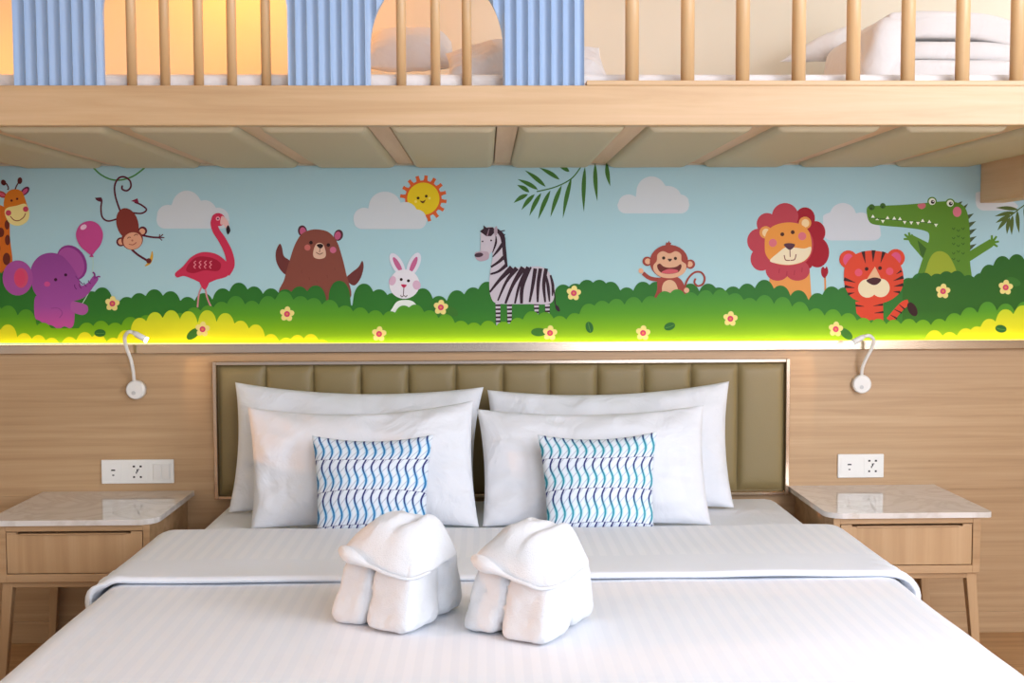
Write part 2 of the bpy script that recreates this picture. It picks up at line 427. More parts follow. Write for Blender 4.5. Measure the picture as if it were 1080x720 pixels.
G = Fig(.0001); gl = '3f6f2a'                                        # palm leaves
G.stroke([(614, 174), (603, 188), (586, 197), (566, 202)], 1.3, gl)
for b, t in (((205, 125), (150, 158)), ((230, 125), (180, 185)), ((255, 120), (210, 208)), ((290, 110), (243, 222)), ((333, 90), (290, 213)), ((370, 62), (337, 217)),
             ((421, 20), (417, 193)), ((460, 6), (468, 152)), ((503, 6), (517, 95)), ((210, 118), (163, 90)), ((243, 108), (165, 68)), ((272, 97), (192, 34)), ((325, 70), (247, 24)), ((362, 40), (318, 16))):
    G.leaf((500+b[0]/3.6, 170+b[1]/3.6), (500+t[0]/3.6, 170+t[1]/3.6), 4.6, gl, .8)
G.build('printed_palm_leaf', mural, 'green printed palm frond above the zebra')
G = Fig(.0001); gl = '55682e'
G.stroke([(1086, 212), (1074, 221), (1064, 229)], 1.2, gl)
for b, t in (((1074, 221), (1050, 219)), ((1071, 224), (1049, 228)), ((1067, 227), (1050, 235)), ((1064, 229), (1052, 243)), ((1065, 229), (1062, 247)), ((1068, 227), (1067, 248)), ((1073, 222), (1075, 246)), ((1080, 218), (1086, 240))):
    G.leaf(b, t, 4.2, gl, .6)
G.build('printed_palm_leaf', mural, 'dark printed palm frond at the right end of the mural')

F = Fig(.0004); brn = '5a2320'                                       # giraffe
F.blob([(-30, 220), (0, 216), (9, 228), (10.5, 250), (10.5, 290), (-30, 290)], 'cf6a1f', 4)
for x, y, rx, ry in ((7.5, 237, 2.6, 5), (1, 245, 3.5, 5), (8, 253, 2.8, 5.5), (-3, 262, 3.5, 5.5), (7, 273, 4, 6.5)): F.ell(x, y, rx, ry, '6b2d1e')
F.stroke([(8, 200), (9, 198), (6.5, 193)], 1.4, brn).stroke([(16, 200), (17.5, 196), (20, 192)], 1.4, brn)
F.ell(3.8, 192.5, 2.6, 3.2, brn, -25).ell(21, 190.5, 2.5, 3.6, brn, 5)
F.ell(2, 205, 5.5, 3.2, 'a5352f', 25).ell(26.5, 201.5, 5.8, 3.4, '5e2440', -45).ell(26.3, 201.8, 4, 2, 'c9527a', -45).ell(2, 205, 3.6, 1.8, 'd0586e', 25)
F.blob([(5, 220), (5, 208), (10, 201), (17, 199.5), (23, 202), (27, 211), (29, 222), (17, 226)], 'd2761f')
F.blob([(5, 224), (8, 219), (17, 217), (27, 215), (31, 224), (29, 233), (20, 238), (10, 235)], 'ecd98e')
F.dot(9, 224.5, 3, 'c8445c').dot(27.2, 220.5, 2.9, 'c8445c').dot(12.3, 211.5, 1.3, brn).dot(18.2, 209.7, 1.3, brn)
F.stroke([(11, 228), (15, 232), (20, 232.5), (25, 229), (27, 225)], 1, '8a3a2a')
F.build('printed_giraffe', mural, 'orange printed giraffe at the left end of the mural')

B = Fig(.0022); DG = grad('print_dark_bush', ((0, '4c9420'), (.45, '34782a'), (1, '2c6a2a')), 1.074, 1.32)
xs = [(-110, 290), (-92, 284), (-74, 290), (-56, 285), (-38, 292), (-22, 286), (-6, 284), (10, 283), (26, 288), (44, 292), (60, 296), (76, 300), (97, 307), (108, 303), (121, 316), (134, 313), (147, 309), (163, 305), (180, 307), (198, 313), (215, 309), (235, 304), (252, 298), (268, 302),
      (286, 304), (301, 305), (316, 302), (333, 301), (358, 296), (384, 299), (400, 305), (414, 309), (430, 305), (446, 304), (463, 312), (482, 306), (499, 303), (514, 297), (530, 302), (546, 306), (562, 303), (578, 304), (594, 300), (607, 299), (619, 295), (632, 295), (644, 297),
      (661, 303), (678, 297), (692, 297), (708, 302), (728, 299), (747, 299), (758, 303), (773, 302), (788, 299), (806, 295), (823, 301), (842, 306), (862, 309), (877, 302), (890, 303), (908, 304), (926, 302), (943, 300), (958, 293), (970, 288)]
B.field([(x, y, 11.5) for x, y in xs], 361.5, -190, 972, DG, floor=322)
B.build('printed_dark_bushes', mural, 'dark green printed bushes along the back of the mural')

P = Fig(.0024); pu, pd, pk = 'a9519a', '8b3a84', 'd2559c'             # elephant and balloon
pgrad = grad('print_elephant', ((0, 'd8589e'), (.16, 'c0549c'), (.34, 'a4509c'), (1, '92458f')), 1.115, 1.39)
P.stroke([(97, 268), (98.5, 276), (98, 286), (99.5, 293), (94, 308), (87, 320)], .8, 'bcd6c0')
P.ell(76, 277, 15, 19.5, pd, -28).ell(75, 277.5, 13.2, 17.5, pu, -28)
P.blob([(37, 314), (45, 312), (70, 312), (78, 316), (79, 330), (78, 342), (74, 346), (68, 344), (62, 347), (55, 343), (48, 342), (42, 338), (37, 334)], pgrad, 5)
P.blob([(76, 318), (84, 319), (92, 322), (93, 328), (88, 332), (79, 330), (75, 326)], 'b05a9e')
P.stroke([(54, 325), (62, 325), (66, 330), (63, 335)], .9, '93458c')
P.blob([(33, 292), (34, 280), (42, 270), (54, 266.5), (66, 270), (76, 281), (83, 293), (86, 301), (93, 298), (99, 291), (104, 294), (99, 302), (91, 312), (80, 317), (62, 319), (46, 317), (36, 307)], pgrad)
P.stroke([(100, 294), (100, 289), (98, 287)], 1.8, '8b3a84').stroke([(101, 293), (104, 291.5), (106, 292)], 1.6, '8b3a84')
for a, b in (((79, 300), (81, 305)), ((84, 299), (86, 304)), ((89, 298), (91.5, 302)), ((93.5, 295.5), (96, 299))): P.stroke([a, ((a[0]+b[0])/2-.8, (a[1]+b[1])/2), b], .9, '6c2a68')
P.ell(19, 293, 16, 18.5, pu, 0).ell(22.5, 293, 7.5, 10.5, 'd4506f').ell(21.5, 293, 5.5, 8.5, 'd9466a')
P.dot(59, 294.8, 1.7, '3a1430').dot(69.6, 289.8, 1.6, '3a1430').ell(50, 299.5, 3.2, 2.8, 'd0508e').stroke([(80, 291), (84, 296), (88, 300)], .9, '7c357a')
P.build('printed_elephant', mural, 'purple printed elephant holding the balloon string')
P = Fig(.0042)
P.blob([(95, 233), (104, 236.5), (109, 246), (107, 257), (101, 265), (97, 269), (91, 265), (84, 258), (80.5, 247), (85, 237)], 'c54b8b').poly([(97, 267), (99.5, 271), (94.5, 271)], 'b03c7c').ell(88.5, 239.5, 3.6, 2.5, 'eec4d8', -30)
P.build('printed_balloon', mural, 'pink printed balloon above the elephant trunk')

K = Fig(.0004); br, dk, pe = '84382e', '5c2230', 'e0a482'              # hanging monkey
K.stroke([(96, 174), (107, 184.5), (122, 190), (140, 186), (156, 174)], 1.7, '4d8a4a')
K.stroke([(127, 223), (122, 208), (121, 196), (125, 188), (131, 186.5), (137, 190.5), (138, 197), (134, 201), (129, 199.5), (129, 195.5)], 1.9, dk)
K.stroke([(123, 231), (114, 233), (108, 229), (106.5, 220), (107, 210), (101, 210)], 1.8, dk).stroke([(138, 224), (149, 225), (154.5, 221), (149, 216), (142, 213)], 1.8, dk)
K.poly([(100, 208.5), (107, 208), (107, 213), (103, 212)], dk).poly([(138, 212), (145, 209), (146.5, 214)], '8a2a44')
K.stroke([(150, 248), (160, 250), (169, 250.5)], 2, dk).stroke([(139, 263), (146, 269), (156, 275)], 2.3, dk)
for a in ((172, 247), (173.5, 250.5), (171, 253.5), (168.5, 247)): K.stroke([(168, 250.5), a], 1.1, dk)
K.stroke([(160.5, 265), (160, 271), (157.5, 277), (153, 280.5)], [1, 3, 3.2, 1], 'd9a53a').dot(157, 275, 2.8, '6a2a26')
K.ell(134.5, 236, 11.5, 17, br, -16)
K.dot(127.5, 255, 4.8, dk).dot(127.8, 255, 3.2, pe).dot(150.5, 243.5, 4.8, dk).dot(150, 244, 3.2, pe)
K.ell(139.5, 252.5, 11.5, 11, br, -16).ell(140, 254, 10, 9, pe, -16)
K.stroke([(134.5, 251.5), (136, 250), (138, 250.5)], .8, '7a3a2a').stroke([(141.5, 248.5), (143.5, 247), (145.5, 248)], .8, '7a3a2a').stroke([(136, 257.5), (140.5, 258), (144, 255.5)], .9, 'b05a4a').dot(139.6, 253.5, 1.1, 'b8705a')
K.build('printed_monkey', mural, 'brown printed monkey hanging by its tail from a vine')

A = Fig(.0024); pf, wf = 'cc3352', 'a81c38'                            # flamingo
A.stroke([(214, 300), (210, 310), (208.5, 324)], 1.7, 'cc8a8c').stroke([(216, 300), (218.5, 313), (222.5, 323)], 1.7, 'cc8a8c').blob([(210.5, 295), (221, 294), (218, 304), (214, 304)], pf)
A.blob([(185, 288), (193, 281), (202, 271), (213, 266), (226, 267), (236, 273), (243, 282), (240, 291), (228, 295), (216, 299), (203, 294), (194, 291), (187, 292.5)], pf)
A.stroke([(238, 288), (243.2, 279), (241, 266), (234.5, 253), (228, 243), (226, 235), (229, 230)], [10, 9, 8.5, 8, 7.5, 7.5, 9], pf, 8).ell(230.5, 231.5, 7.3, 6.8, pf, 20)
A.blob([(234, 228), (239, 231), (242, 238), (239, 241), (236, 237), (232.5, 236)], 'e6b8b4').blob([(241, 237.5), (243.2, 243), (240.5, 247.3), (238.8, 243), (239, 240)], '2a1a20')
A.dot(230, 230.5, 2.2, 'e8a0ae').dot(230, 230.5, .9, '40101c')
A.blob([(196.5, 285), (201, 276), (210, 270.5), (224, 272), (233, 278), (230, 285.5), (216, 285), (204, 288)], wf)
for i in range(4):
    x = 207+i*5.5
    A.stroke([(x, 275), (x-2.2, 277), (x-.3, 279), (x-2.4, 281), (x-.6, 283)], .9, 'e88a96')
A.build('printed_flamingo', mural, 'pink printed flamingo left of the bear')

E_ = Fig(.0004); bb, bd = '874a3c', '6e3632'                           # bear (stands behind the bushes)
E_.blob([(295, 257), (291, 265), (291.5, 276), (297, 286), (303, 289), (306, 276), (299.5, 270), (297.5, 261)], bd).blob([(382, 275), (378, 281.5), (370, 288), (365, 294), (373, 301), (380, 294), (383.5, 282)], bd)
E_.ell(319, 243.5, 4.8, 6, '532b34', -10).ell(319.5, 244, 3.3, 4.4, 'c05a7c', -10).ell(357, 248, 4.8, 6, '532b34', 15).ell(356.2, 248.4, 3.3, 4.4, 'c05a7c', 15)
E_.blob([(296, 312), (300, 294), (305, 276), (311, 258), (318, 247), (327, 242.5), (337, 242), (347, 245), (355, 254), (360, 268), (365, 288), (369, 315), (335, 320)], bb)
E_.blob([(337, 256), (341, 258), (343.5, 265), (343, 271), (337, 273), (331, 271), (330.5, 265), (333, 258)], 'dfb79c').blob([(334, 258.5), (338, 257), (341, 259), (338, 262)], '2c1a1a')
E_.stroke([(337.5, 262), (337, 266)], .7, '6a3a30').stroke([(333.5, 266), (337, 268), (340.5, 266.5)], .8, '6a3a30')
E_.dot(328, 255.8, 1.9, '2c1616').dot(346.3, 258.3, 1.9, '2c1616').dot(324.3, 261, 3.2, 'c46a62').dot(351.3, 263.5, 3.4, 'cc6a86')
for x, y in ((318, 285), (326, 292), (345, 290), (353, 282), (334, 295)): E_.stroke([(x, y), (x+.4, y+3)], .6, '7a3f34')
E_.build('printed_bear', mural, 'brown printed bear waving both arms above the bushes')

R_ = Fig(.0024); rw = 'e6e2e6'                                         # rabbit
R_.ell(419, 278.5, 6, 13, 'dfdde6', -30).ell(436.5, 278.5, 6, 13, 'dfdde6', 24).ell(419.3, 279, 2.6, 9, 'c66690', -30).ell(436.2, 279, 2.6, 9, 'c66690', 24)
R_.blob([(413, 333), (415, 323), (421, 317), (434, 317), (441, 324), (446, 333)], 'e8eee4').ell(426.5, 299.5, 16, 15.5, rw).ell(414, 296, 3.6, 5, 'd9b2c6', 20).ell(439.5, 300.5, 4.2, 5, 'd9b2c6', -10)
R_.dot(423.2, 294.6, 1.6, '2a1a1a').dot(430.8, 296, 1.6, '2a1a1a').blob([(423, 300), (429, 300.3), (426, 303.5)], 'c02850', 4).stroke([(426, 303), (425.5, 311)], .8, '4a2a2a').stroke([(422.5, 311), (424, 313), (426, 311.5), (428, 313), (429.5, 311)], .8, '4a2a2a')
R_.build('printed_rabbit', mural, 'white printed rabbit left of the zebra')

Z = Fig(.0024); zw, zb = 'c9c0c8', '35202a'                            # zebra
for x0, x1, y0, y1 in ((522.5, 528, 318, 343), (534.5, 540, 318, 341), (563, 568.5, 317, 331), (574.5, 580, 316, 331)):
    Z.poly([(x0, y0), (x1, y0), (x1-.6, y1), (x0+1, y1)], zw)
    y = y0+3
    while y < y1-1.5: Z.poly([(x0, y), (x1, y-.3), (x1-.2, y+1.9), (x0+.2, y+1.9)], zb); y += 4.2
Z.blob([(510, 243), (516, 239), (524, 241.5), (530, 249), (532, 262), (534.5, 280), (545, 282), (560, 281), (571, 281.5), (579, 287), (584.5, 299), (585, 310), (580, 320), (560, 320.5), (540, 320.5), (523, 319.5), (517.5, 312), (516, 298), (517.5, 283), (519.5, 268), (514, 258)], zw)
Z.blob([(508, 244), (519, 243), (523, 252), (519, 264), (514, 270), (507, 269), (507, 257)], zw)
Z.blob([(501, 266.5), (508, 265), (515, 266), (515, 273), (507, 275.5), (502, 272.5)], 'b7a2ac').ell(505, 268.8, 4.6, 2.4, '4a3440', -8)
Z.stroke([(523, 241.5), (529.5, 248.5), (531.5, 260), (532.5, 270), (534.5, 281)], [3, 5, 4, 4, 2], zb)
for i in range(9):
    t = i/8; Z.stroke([(527+5.5*t, 244+34*t), (532.5+2.2*t, 243+34*t)], 1.2, zb)
Z.poly([(506, 244), (510, 241), (510, 237.5), (513, 240), (520, 239.5), (522.5, 244), (518, 249), (513, 249)], zb).poly([(513, 248.5), (515.5, 241), (516.3, 241.2), (514.6, 248.8)], '8a6f7c').blob([(521, 242), (524, 238.5), (524.5, 246), (522, 249)], 'ad9aa4')
Z.dot(509, 254.5, .9, zb).dot(518, 253.5, 1, zb)
def zs(p, w): Z.stroke(p, w, zb, 5)
zs([(523, 249), (523, 256), (519.5, 266.5)], [1, 2.2, .8]); zs([(530, 257), (526, 263), (519.5, 271)], [3.4, 3, 1]); zs([(531.5, 271), (526, 276), (517.8, 281.5)], [4, 3, 2]); zs([(534, 279.5), (526, 286), (517.3, 289)], [4, 2.6, 2])
zs([(540, 282), (527, 295), (516.5, 308)], [6, 3.4, 2]); zs([(545, 282.5), (534, 297), (525, 317)], [5, 3, 1.6]); zs([(552, 282), (541, 300), (533, 320)], [6, 3.6, 2.4])
zs([(557, 281.5), (548, 300), (543, 320)], [4, 3, 2]); zs([(560, 281.5), (551, 302), (550, 320)], [2, 4, 3]); zs([(565, 281.5), (557.5, 300), (557, 320)], [4.5, 3, 2]) if False else None
for tx, bx in ((565.5, 556.5), (571, 565), (577, 573)): zs([(tx-1, 283), (tx-3.5, 300), (bx+2, 318.5)], [4, 3.6, 2])
zs([(575, 286), (578, 302), (579.5, 318)], [1, 3.4, 1.4]); zs([(580.5, 290), (583, 301), (582.5, 312)], [2, 3, 1.2]); zs([(583, 298), (585, 312), (585.5, 320), (589, 326)], 1.2)
Z.blob([(585.5, 322), (589, 323), (590.5, 328), (587, 327)], zb)
Z.build('printed_zebra', mural, 'striped printed zebra at the middle of the mural')

Q = Fig(.0024); mb, mp = '9c4438', 'ddab88'                            # laughing monkey
Q.stroke([(722, 303), (725.5, 294), (732, 287.5), (739, 287), (743, 292.5), (741.5, 299), (736, 301.5), (732.3, 298), (733.5, 293.5)], 2, mb)
Q.stroke([(678, 288), (686, 293.5), (698, 295)], 4.2, mb).ell(676, 285.5, 2.6, 2.9, 'e8b08c', -30)
Q.blob([(694, 294), (705, 291), (716, 293), (722, 302), (725, 318), (691, 320), (693, 305)], mb).blob([(706, 295), (712, 298), (715, 307), (712, 318), (701, 318), (698, 306), (700, 298)], 'dcb08a').dot(724, 306, 2.8, mp)
for x, y in ((682.5, 275.5), (728, 278.5)): Q.dot(x, y, 5, mb).dot(x+(.6 if x < 700 else -.6), y, 3.1, mp)
Q.poly([(701.5, 259.5), (702.5, 255.5), (704.5, 256), (705.5, 253.5), (706.3, 255.8), (708, 256), (706.5, 259.5)], mb)
Q.ell(705.5, 276, 20.3, 18, mb)
Q.blob([(689, 280), (692.5, 275), (693.5, 268), (699, 264.8), (706, 267.2), (712.5, 264.8), (718, 268), (718.8, 275), (723.5, 279), (722, 287), (714, 292), (705, 293.3), (696, 291.5), (690, 286.5)], mp)
Q.blob([(693, 279.5), (696, 278), (700, 281), (706, 282.2), (713, 281.2), (717.5, 278.5), (718.6, 281.5), (715, 287), (706, 288.8), (698, 287.8), (694, 284)], '6a2a22').blob([(698, 286.5), (705, 283.6), (714, 284.5), (714, 287.2), (706, 288.6), (699, 288)], 'cc5a62')
Q.dot(699.8, 272, 1.7, '3a2414').dot(712.2, 272.4, 1.7, '3a2414').blob([(704, 273), (706.2, 272.8), (708.6, 273), (706.4, 275.8)], '3a2018', 4)
Q.build('printed_monkey', mural, 'laughing printed monkey sitting between zebra and lion')

L_ = Fig(.0004); lr, ld = 'b8404c', 'a01224'                           # lion (behind bushes)
L_.stroke([(870, 316), (870.3, 304), (870, 292)], 2, 'd98a44').blob([(866, 284), (868, 281), (870, 283), (872, 281), (873.5, 287), (870, 293), (866.5, 290)], ld)
L_.poly([(812, 285), (854, 285), (856, 316), (810, 316)], 'e2974c')
for x, y, rx, ry in ((849, 230, 10.5, 11.5), (860, 245, 10.5, 12), (862, 266, 12.5, 16), (848, 276, 10, 9)): L_.ell(x, y, rx, ry, ld)
for x, y, rx, ry in ((809, 236, 11, 11.5), (800, 254, 12, 13), (803, 273, 11.5, 12.5), (820, 285, 12.5, 11), (841, 285, 13, 11), (828, 228, 14, 14)): L_.ell(x, y, rx, ry, lr)
L_.ell(830, 258, 28, 26, lr)
for x, y, c in ((807.5, 245, 0), (849, 235, 0)): L_.dot(x, y, 6.6, 'e2974c').ell(x+.4, y+.3, 4, 4.3, 'f0cf9a')
L_.blob([(806.5, 258), (808, 246), (816, 238), (830, 234.5), (844, 236.5), (853, 244), (856, 257), (854.5, 268), (847, 276), (832, 279.5), (816, 277), (808, 269)], 'e6963f')
L_.blob([(812, 274.5), (820, 267), (829, 260.5), (838, 261), (848, 262), (855.3, 260.5), (853.5, 269), (846, 276), (832, 279.2), (818, 277.5)], 'ecdcb8').blob([(826.5, 258), (832, 256.3), (838.5, 258), (833, 263.5)], '54303c')
L_.stroke([(833, 263), (833.3, 271)], .9, '7a3a34').stroke([(827, 269), (828.5, 274), (833, 274.5)], 1, '7a3a34').stroke([(833.5, 274.5), (838, 273.5), (839.5, 268)], 1, '7a3a34')
L_.dot(815, 256, 4.3, 'd8707a').dot(846, 249, 4.3, 'd8707a').dot(825, 247, 2.1, '4a2418').dot(836, 244.8, 2.1, '4a2418')
for x, y in ((822, 283), (830, 286), (838, 285), (846, 282)): L_.stroke([(x, y), (x-.5, y+5)], .7, '9c3040')
L_.build('printed_lion', mural, 'printed lion with a red flower shaped mane')

C_ = Fig(.0004); cg, cdk = '5c8a26', '3c6420'                          # crocodile (behind front bush)
for x, y, s_ in ((1012, 217, 0), (1018, 219.5, 1), (1023, 227, 2), (1024.5, 235, 3), (1025, 243, 3), (1025, 251, 3), (1025, 259, 3)):
    C_.poly([(x-5, y+(2 if s_ else 0)-2), (x+(3, 3, 4, 5, 5, 5)[min(s_, 5)], y-(5 if s_ < 2 else 2)), (x-3, y+6)], '4a5a38')
C_.poly([(979, 256), (963, 248), (957, 251), (960, 257), (977, 277)], cg); C_.poly([(1022, 265), (1044, 252), (1049, 257), (1047, 260), (1022, 276)], cg)
for p in ((953, 252), (954, 247), (958.5, 245), (962, 247)): C_.stroke([(960, 252), p], [3, 2], cg)
for p in ((1052, 260), (1053.5, 254.5), (1051, 249), (1046, 248)): C_.stroke([(1046, 256), p], [3, 2], cg)
C_.poly([(977, 262), (967.5, 253), (971, 268), (976, 275)], cdk)
C_.dot(983, 212.5, 5, cg).dot(1002, 214.5, 5.2, cg)
C_.blob([(914, 224), (915.5, 217.5), (922, 217), (950, 216), (975, 214), (990, 212.5), (1005, 212.5), (1016, 217), (1021, 228), (1023, 250), (1023, 275), (1023, 302), (995, 304), (966, 304), (970, 282), (977, 262), (980, 248), (974, 243), (955, 240), (932, 238), (918, 235)], cg)
C_.dot(919.3, 218.5, 3.3, cdk).dot(931, 217, 3, cdk).dot(918.6, 220, 1.2, '2c4a18').dot(930.6, 218.4, 1.1, '2c4a18')
for x, y in ((983, 212.5), (1002, 214.3)): C_.dot(x, y, 3.6, 'e8ece0').dot(x+.6, y+.4, 2, '24201c').dot(x+1.1, y-.2, .6, 'ffffff')
C_.blob([(968, 215.5), (975, 214.5), (976, 218), (972, 220.5), (968.5, 218.5)], 'cf7078').ell(1009.3, 223.3, 4.6, 5.4, 'd77888')
C_.stroke([(916.5, 229.5), (935, 231), (955, 233), (975, 234.5), (986, 236.5)], .8, cdk)
for x, y, d in ((920.5, 229.5, -1), (925, 232, -.5), (931, 232, 1), (936, 231, -1), (943, 231.5, -1), (949, 232, -1), (954, 233, 1), (961, 233.5, 1), (968, 234, 1), (973, 234, -1), (980, 235, -1), (987, 236, 1)):
    C_.poly([(x-2, y), (x+2, y), (x, y+3.4*d)], 'eef0dc')
C_.blob([(975, 300), (977, 282), (983, 268.5), (991, 264.8), (999, 268), (1005, 277), (1009, 288), (1009, 300)], '9aab2e')
for i in range(14):
    x = 1004+(i % 3)*5; y = 240+(i//3)*8+(i % 2)*2
    C_.stroke([(x, y), (x+1.6, y+2), (x+3, y-.2)], .8, cdk)
C_.build('printed_crocodile', mural, 'green printed crocodile with open arms at the right')

B = Fig(.0023)
B.field([(x, y, 10.5) for x, y in ((962, 293), (975, 287.5), (988, 288.5), (998, 286), (1009, 285.5), (1021, 290), (1034, 288), (1043, 279), (1057, 270), (1072, 268), (1087, 271), (1104, 268), (1120, 275), (1138, 270), (1156, 276), (1174, 270), (1192, 276), (1210, 272), (1228, 276), (1246, 272))], 361.5, 951, 1255, grad('print_deep_bush', ((0, '4a8a1c'), (.4, '33691e'), (1, '2f6420')), 1.074, 1.34))
B.build('printed_dark_bushes', mural, 'deep green printed bush in front of the crocodile')

T = Fig(.0025); to, tb = 'd9472a', '3a1c1a'                            # tiger
T.stroke([(938, 338), (946, 328), (953, 321), (958, 319)], [8, 7.5, 7.5, 7], to).ell(962, 326, 4.6, 8, tb, -28)
for a, b in (((939, 332), (946, 336)), ((943, 326), (951, 330)), ((948, 321), (954, 326))): T.stroke([a, b], [.6, 1.8], tb)
T.poly([(902, 318), (931, 318), (931.5, 338), (926, 340), (920, 337), (912, 339), (903, 330)], to)
for a, b in (((931, 321), (921, 322.5)), ((931.5, 329), (922, 330)), ((902, 322), (911, 323))): T.stroke([a, b], [2.4, .5], tb)
for x, y in ((894.5, 273.5), (944.5, 272)): T.dot(x, y, 9.6, to).ell(x, y+.5, 5.6, 6.6, 'd8567e')
T.blob([(890, 296), (891, 281), (899, 270), (911, 265), (924, 264.5), (938, 268), (948, 277), (952.5, 290), (951, 304), (944, 313), (932, 319), (915, 320), (900, 315), (893, 307)], to)
for a, b, w_ in (((910, 265), (912.5, 277.5), 4), ((921, 263.8), (920.5, 276), 4.4), ((932, 265.5), (928.5, 277), 4), ((890, 294), (902, 298), 3.8), ((890.5, 302), (901, 303.5), 3.6), ((894, 310), (901, 308.5), 3), ((952.5, 292), (942, 296), 3.8), ((952.5, 300), (942.5, 302), 3.6), ((949, 308), (942, 307.5), 3), ((950.5, 285.5), (945, 289), 2.6)):
    T.stroke([a, b], [w_, .4], tb)
T.poly([(922.5, 281), (926, 288), (930, 296), (913, 296), (918, 288)], 'e6b48a')
T.ell(914.5, 304, 9.8, 9.8, 'eadbb4').ell(928.5, 303.5, 9.6, 9.8, 'eadbb4').blob([(913.5, 295.5), (921.5, 292.5), (929, 294.5), (926, 299), (921.5, 300.5), (917, 299)], '4a2226')
T.dot(913.7, 283.5, 2, '3a1a14').dot(927.8, 282.6, 2, '3a1a14').dot(905.2, 287.3, 4, 'e0566a').dot(938, 286, 4, 'e0566a')
T.build('printed_tiger', mural, 'orange red printed tiger between lion and crocodile')

B = Fig(.0048); MG = grad('print_lime_bush', ((0, 'a0c814'), (.3, '7cb314'), (.6, '5a9c22'), (1, '458a30')), 1.074, 1.24)
xs = [(-180, 330), (-160, 325), (-140, 331), (-120, 326), (-100, 330), (-80, 325), (-60, 330), (-40, 325), (-22, 328), (-6, 320), (9, 322), (28, 326), (46, 340), (60, 346), (76, 347), (92, 340), (107, 338), (122, 340), (138, 334), (155, 332), (172, 335), (190, 330), (205, 324), (220, 322), (234, 318), (249, 312), (266, 317), (283, 312), (300, 307), (317, 312), (331, 314), (348, 316),
      (364, 322), (380, 324), (396, 327), (412, 328), (426, 322), (438, 321), (453, 327), (470, 331), (486, 338), (500, 340), (515, 338), (531, 339), (546, 335), (561, 328), (575, 329), (590, 333), (606, 330), (621, 320), (635, 317), (650, 315), (668, 313), (686, 312), (701, 307), (714, 305), (728, 308), (744, 306), (760, 305), (775, 309), (790, 314), (806, 311), (825, 313), (843, 318),
      (860, 325), (878, 326), (894, 330), (910, 335), (926, 336), (942, 337), (958, 336), (973, 337), (990, 336), (1006, 330), (1022, 324), (1041, 318), (1060, 320), (1080, 318), (1100, 322), (1120, 318), (1140, 322), (1160, 318), (1180, 322), (1200, 318), (1220, 322), (1240, 318)]
B.field([(x, y, 11) for x, y in xs], 361.5, -190, 1255, MG, floor=346)
B.build('printed_lime_bushes', mural, 'lime green printed grass bank along the foot of the mural')
B = Fig(.0050); YG = grad('print_yellow_bush', ((0, 'ece41a'), (.6, 'dede26'), (1, 'c2d428')), 1.074, 1.19)
B.field([(x, y, 10) for x, y in ((-84, 354), (-73, 346), (-60, 338), (-42, 342), (-24, 338), (-6, 343), (9, 342), (26, 351), (41, 353), (55, 356), (74, 355), (90, 350), (104, 352), (120, 356), (133, 348), (148, 335), (164, 329), (181, 327), (199, 328), (219, 327), (238, 330), (254, 338), (270, 342), (286, 352), (302, 356), (314, 353), (328, 352), (340, 358))], 361.5, -110, 352, YG)
B.build('printed_yellow_bushes', mural, 'yellow printed bushes at the lower left corner of the mural')
B = Fig(.0050)
B.field([(x, y, 11) for x, y in ((972, 358), (985, 348), (1001, 350), (1018, 346), (1030, 344), (1043, 336), (1060, 326), (1078, 322), (1096, 326), (1114, 322), (1132, 328), (1150, 324))], 361.5, 962, 1170, YG)
B.build('printed_yellow_bushes', mural, 'yellow printed bushes at the lower right corner of the mural')
for x, y, lf in ((119, 320, None), (214, 347, (204, 352, -40)), (303, 331, None), (400, 352, None), (465, 324, (476, 328, 30)), (580, 351, (568, 350, 0)), (605, 309, None), (678, 351, None), (770, 336, None), (881, 347, (892, 352, 40)), (994, 307, None), (1060, 303, (1068, 297, 20))):
    f = Fig(.0052)
    if lf: f.ell(lf[0], lf[1], 8, 4.4, '3c7428', lf[2])
    for k in range(5):
        a = -PI/2+2*PI*k/5+.1; f.ell(x+4.3*math.cos(a), y+4.6*math.sin(a), 3.5, 3.1, 'eedc86', math.degrees(a))
    f.dot(x, y, 3.1, 'd23c6a').dot(x, y, 1.4, 'e08050'); f.build('printed_flower', mural, None)
for x, y, r, l in ((106, 351, 0, 0), (621.5, 345, 75, 0), (706, 344, -20, 0), (1055, 346.5, 10, 0)):
    f = Fig(.0052); f.ell(x, y, 6, 4, '2f6a2c', r); a = math.radians(r); f.stroke([(x-5*math.cos(a), y-5*math.sin(a)), (x, y+.6), (x+5*math.cos(a), y+5*math.sin(a))], .6, '5a8f3c'); f.build('printed_leaf', mural)

# ------------------------------------------------------------------ headboard
hb = thing('headboard', 'olive leather channel headboard in a champagne metal frame', 'headboard', (0, 0, .519))
box('back_board', -1.014, 1.014, -.016, -.0121, .522, 1.0, leather, hb)
bm = bmesh.new()
for x0, x1, z0, z1 in ((-1.027, -1.013, .519, 1.010), (1.013, 1.027, .519, 1.010), (-1.013, 1.013, .997, 1.010), (-1.013, 1.013, .519, .531)):
    add_box(bm, x0, x1, -.042, -.0121, z0, z1, .0015, 1)
bmobj('frame', bm, metal, hb)
def channel(x0, x1, z0, z1):
    nx, nz = 20, 26; vs, fs = [], []
    for j in range(nz+1):
        for i in range(nx+1):
            u = i/nx*2-1; v = j/nz*2-1
            d = ((1-abs(u)**5)**.5)*((1-abs(v)**14)**.5)
            n = noise.noise(Vector((x0*9+u, v*2.2, 3.1)))*.0016
            vs.append((x0+(x1-x0)*i/nx, -.017-.020*d-n*d, z0+(z1-z0)*j/nz))
    for j in range(nz):
        for i in range(nx): a = j*(nx+1)+i; fs.append((a, a+1, a+nx+2, a+nx+1))
    k = len(vs); vs += [(x0, -.0155, z0), (x1, -.0155, z0), (x1, -.0155, z1), (x0, -.0155, z1)]; fs.append((k, k+3, k+2, k+1))
    mesh('channel_panel', vs, fs, leather, hb, smooth=True, fix=False)
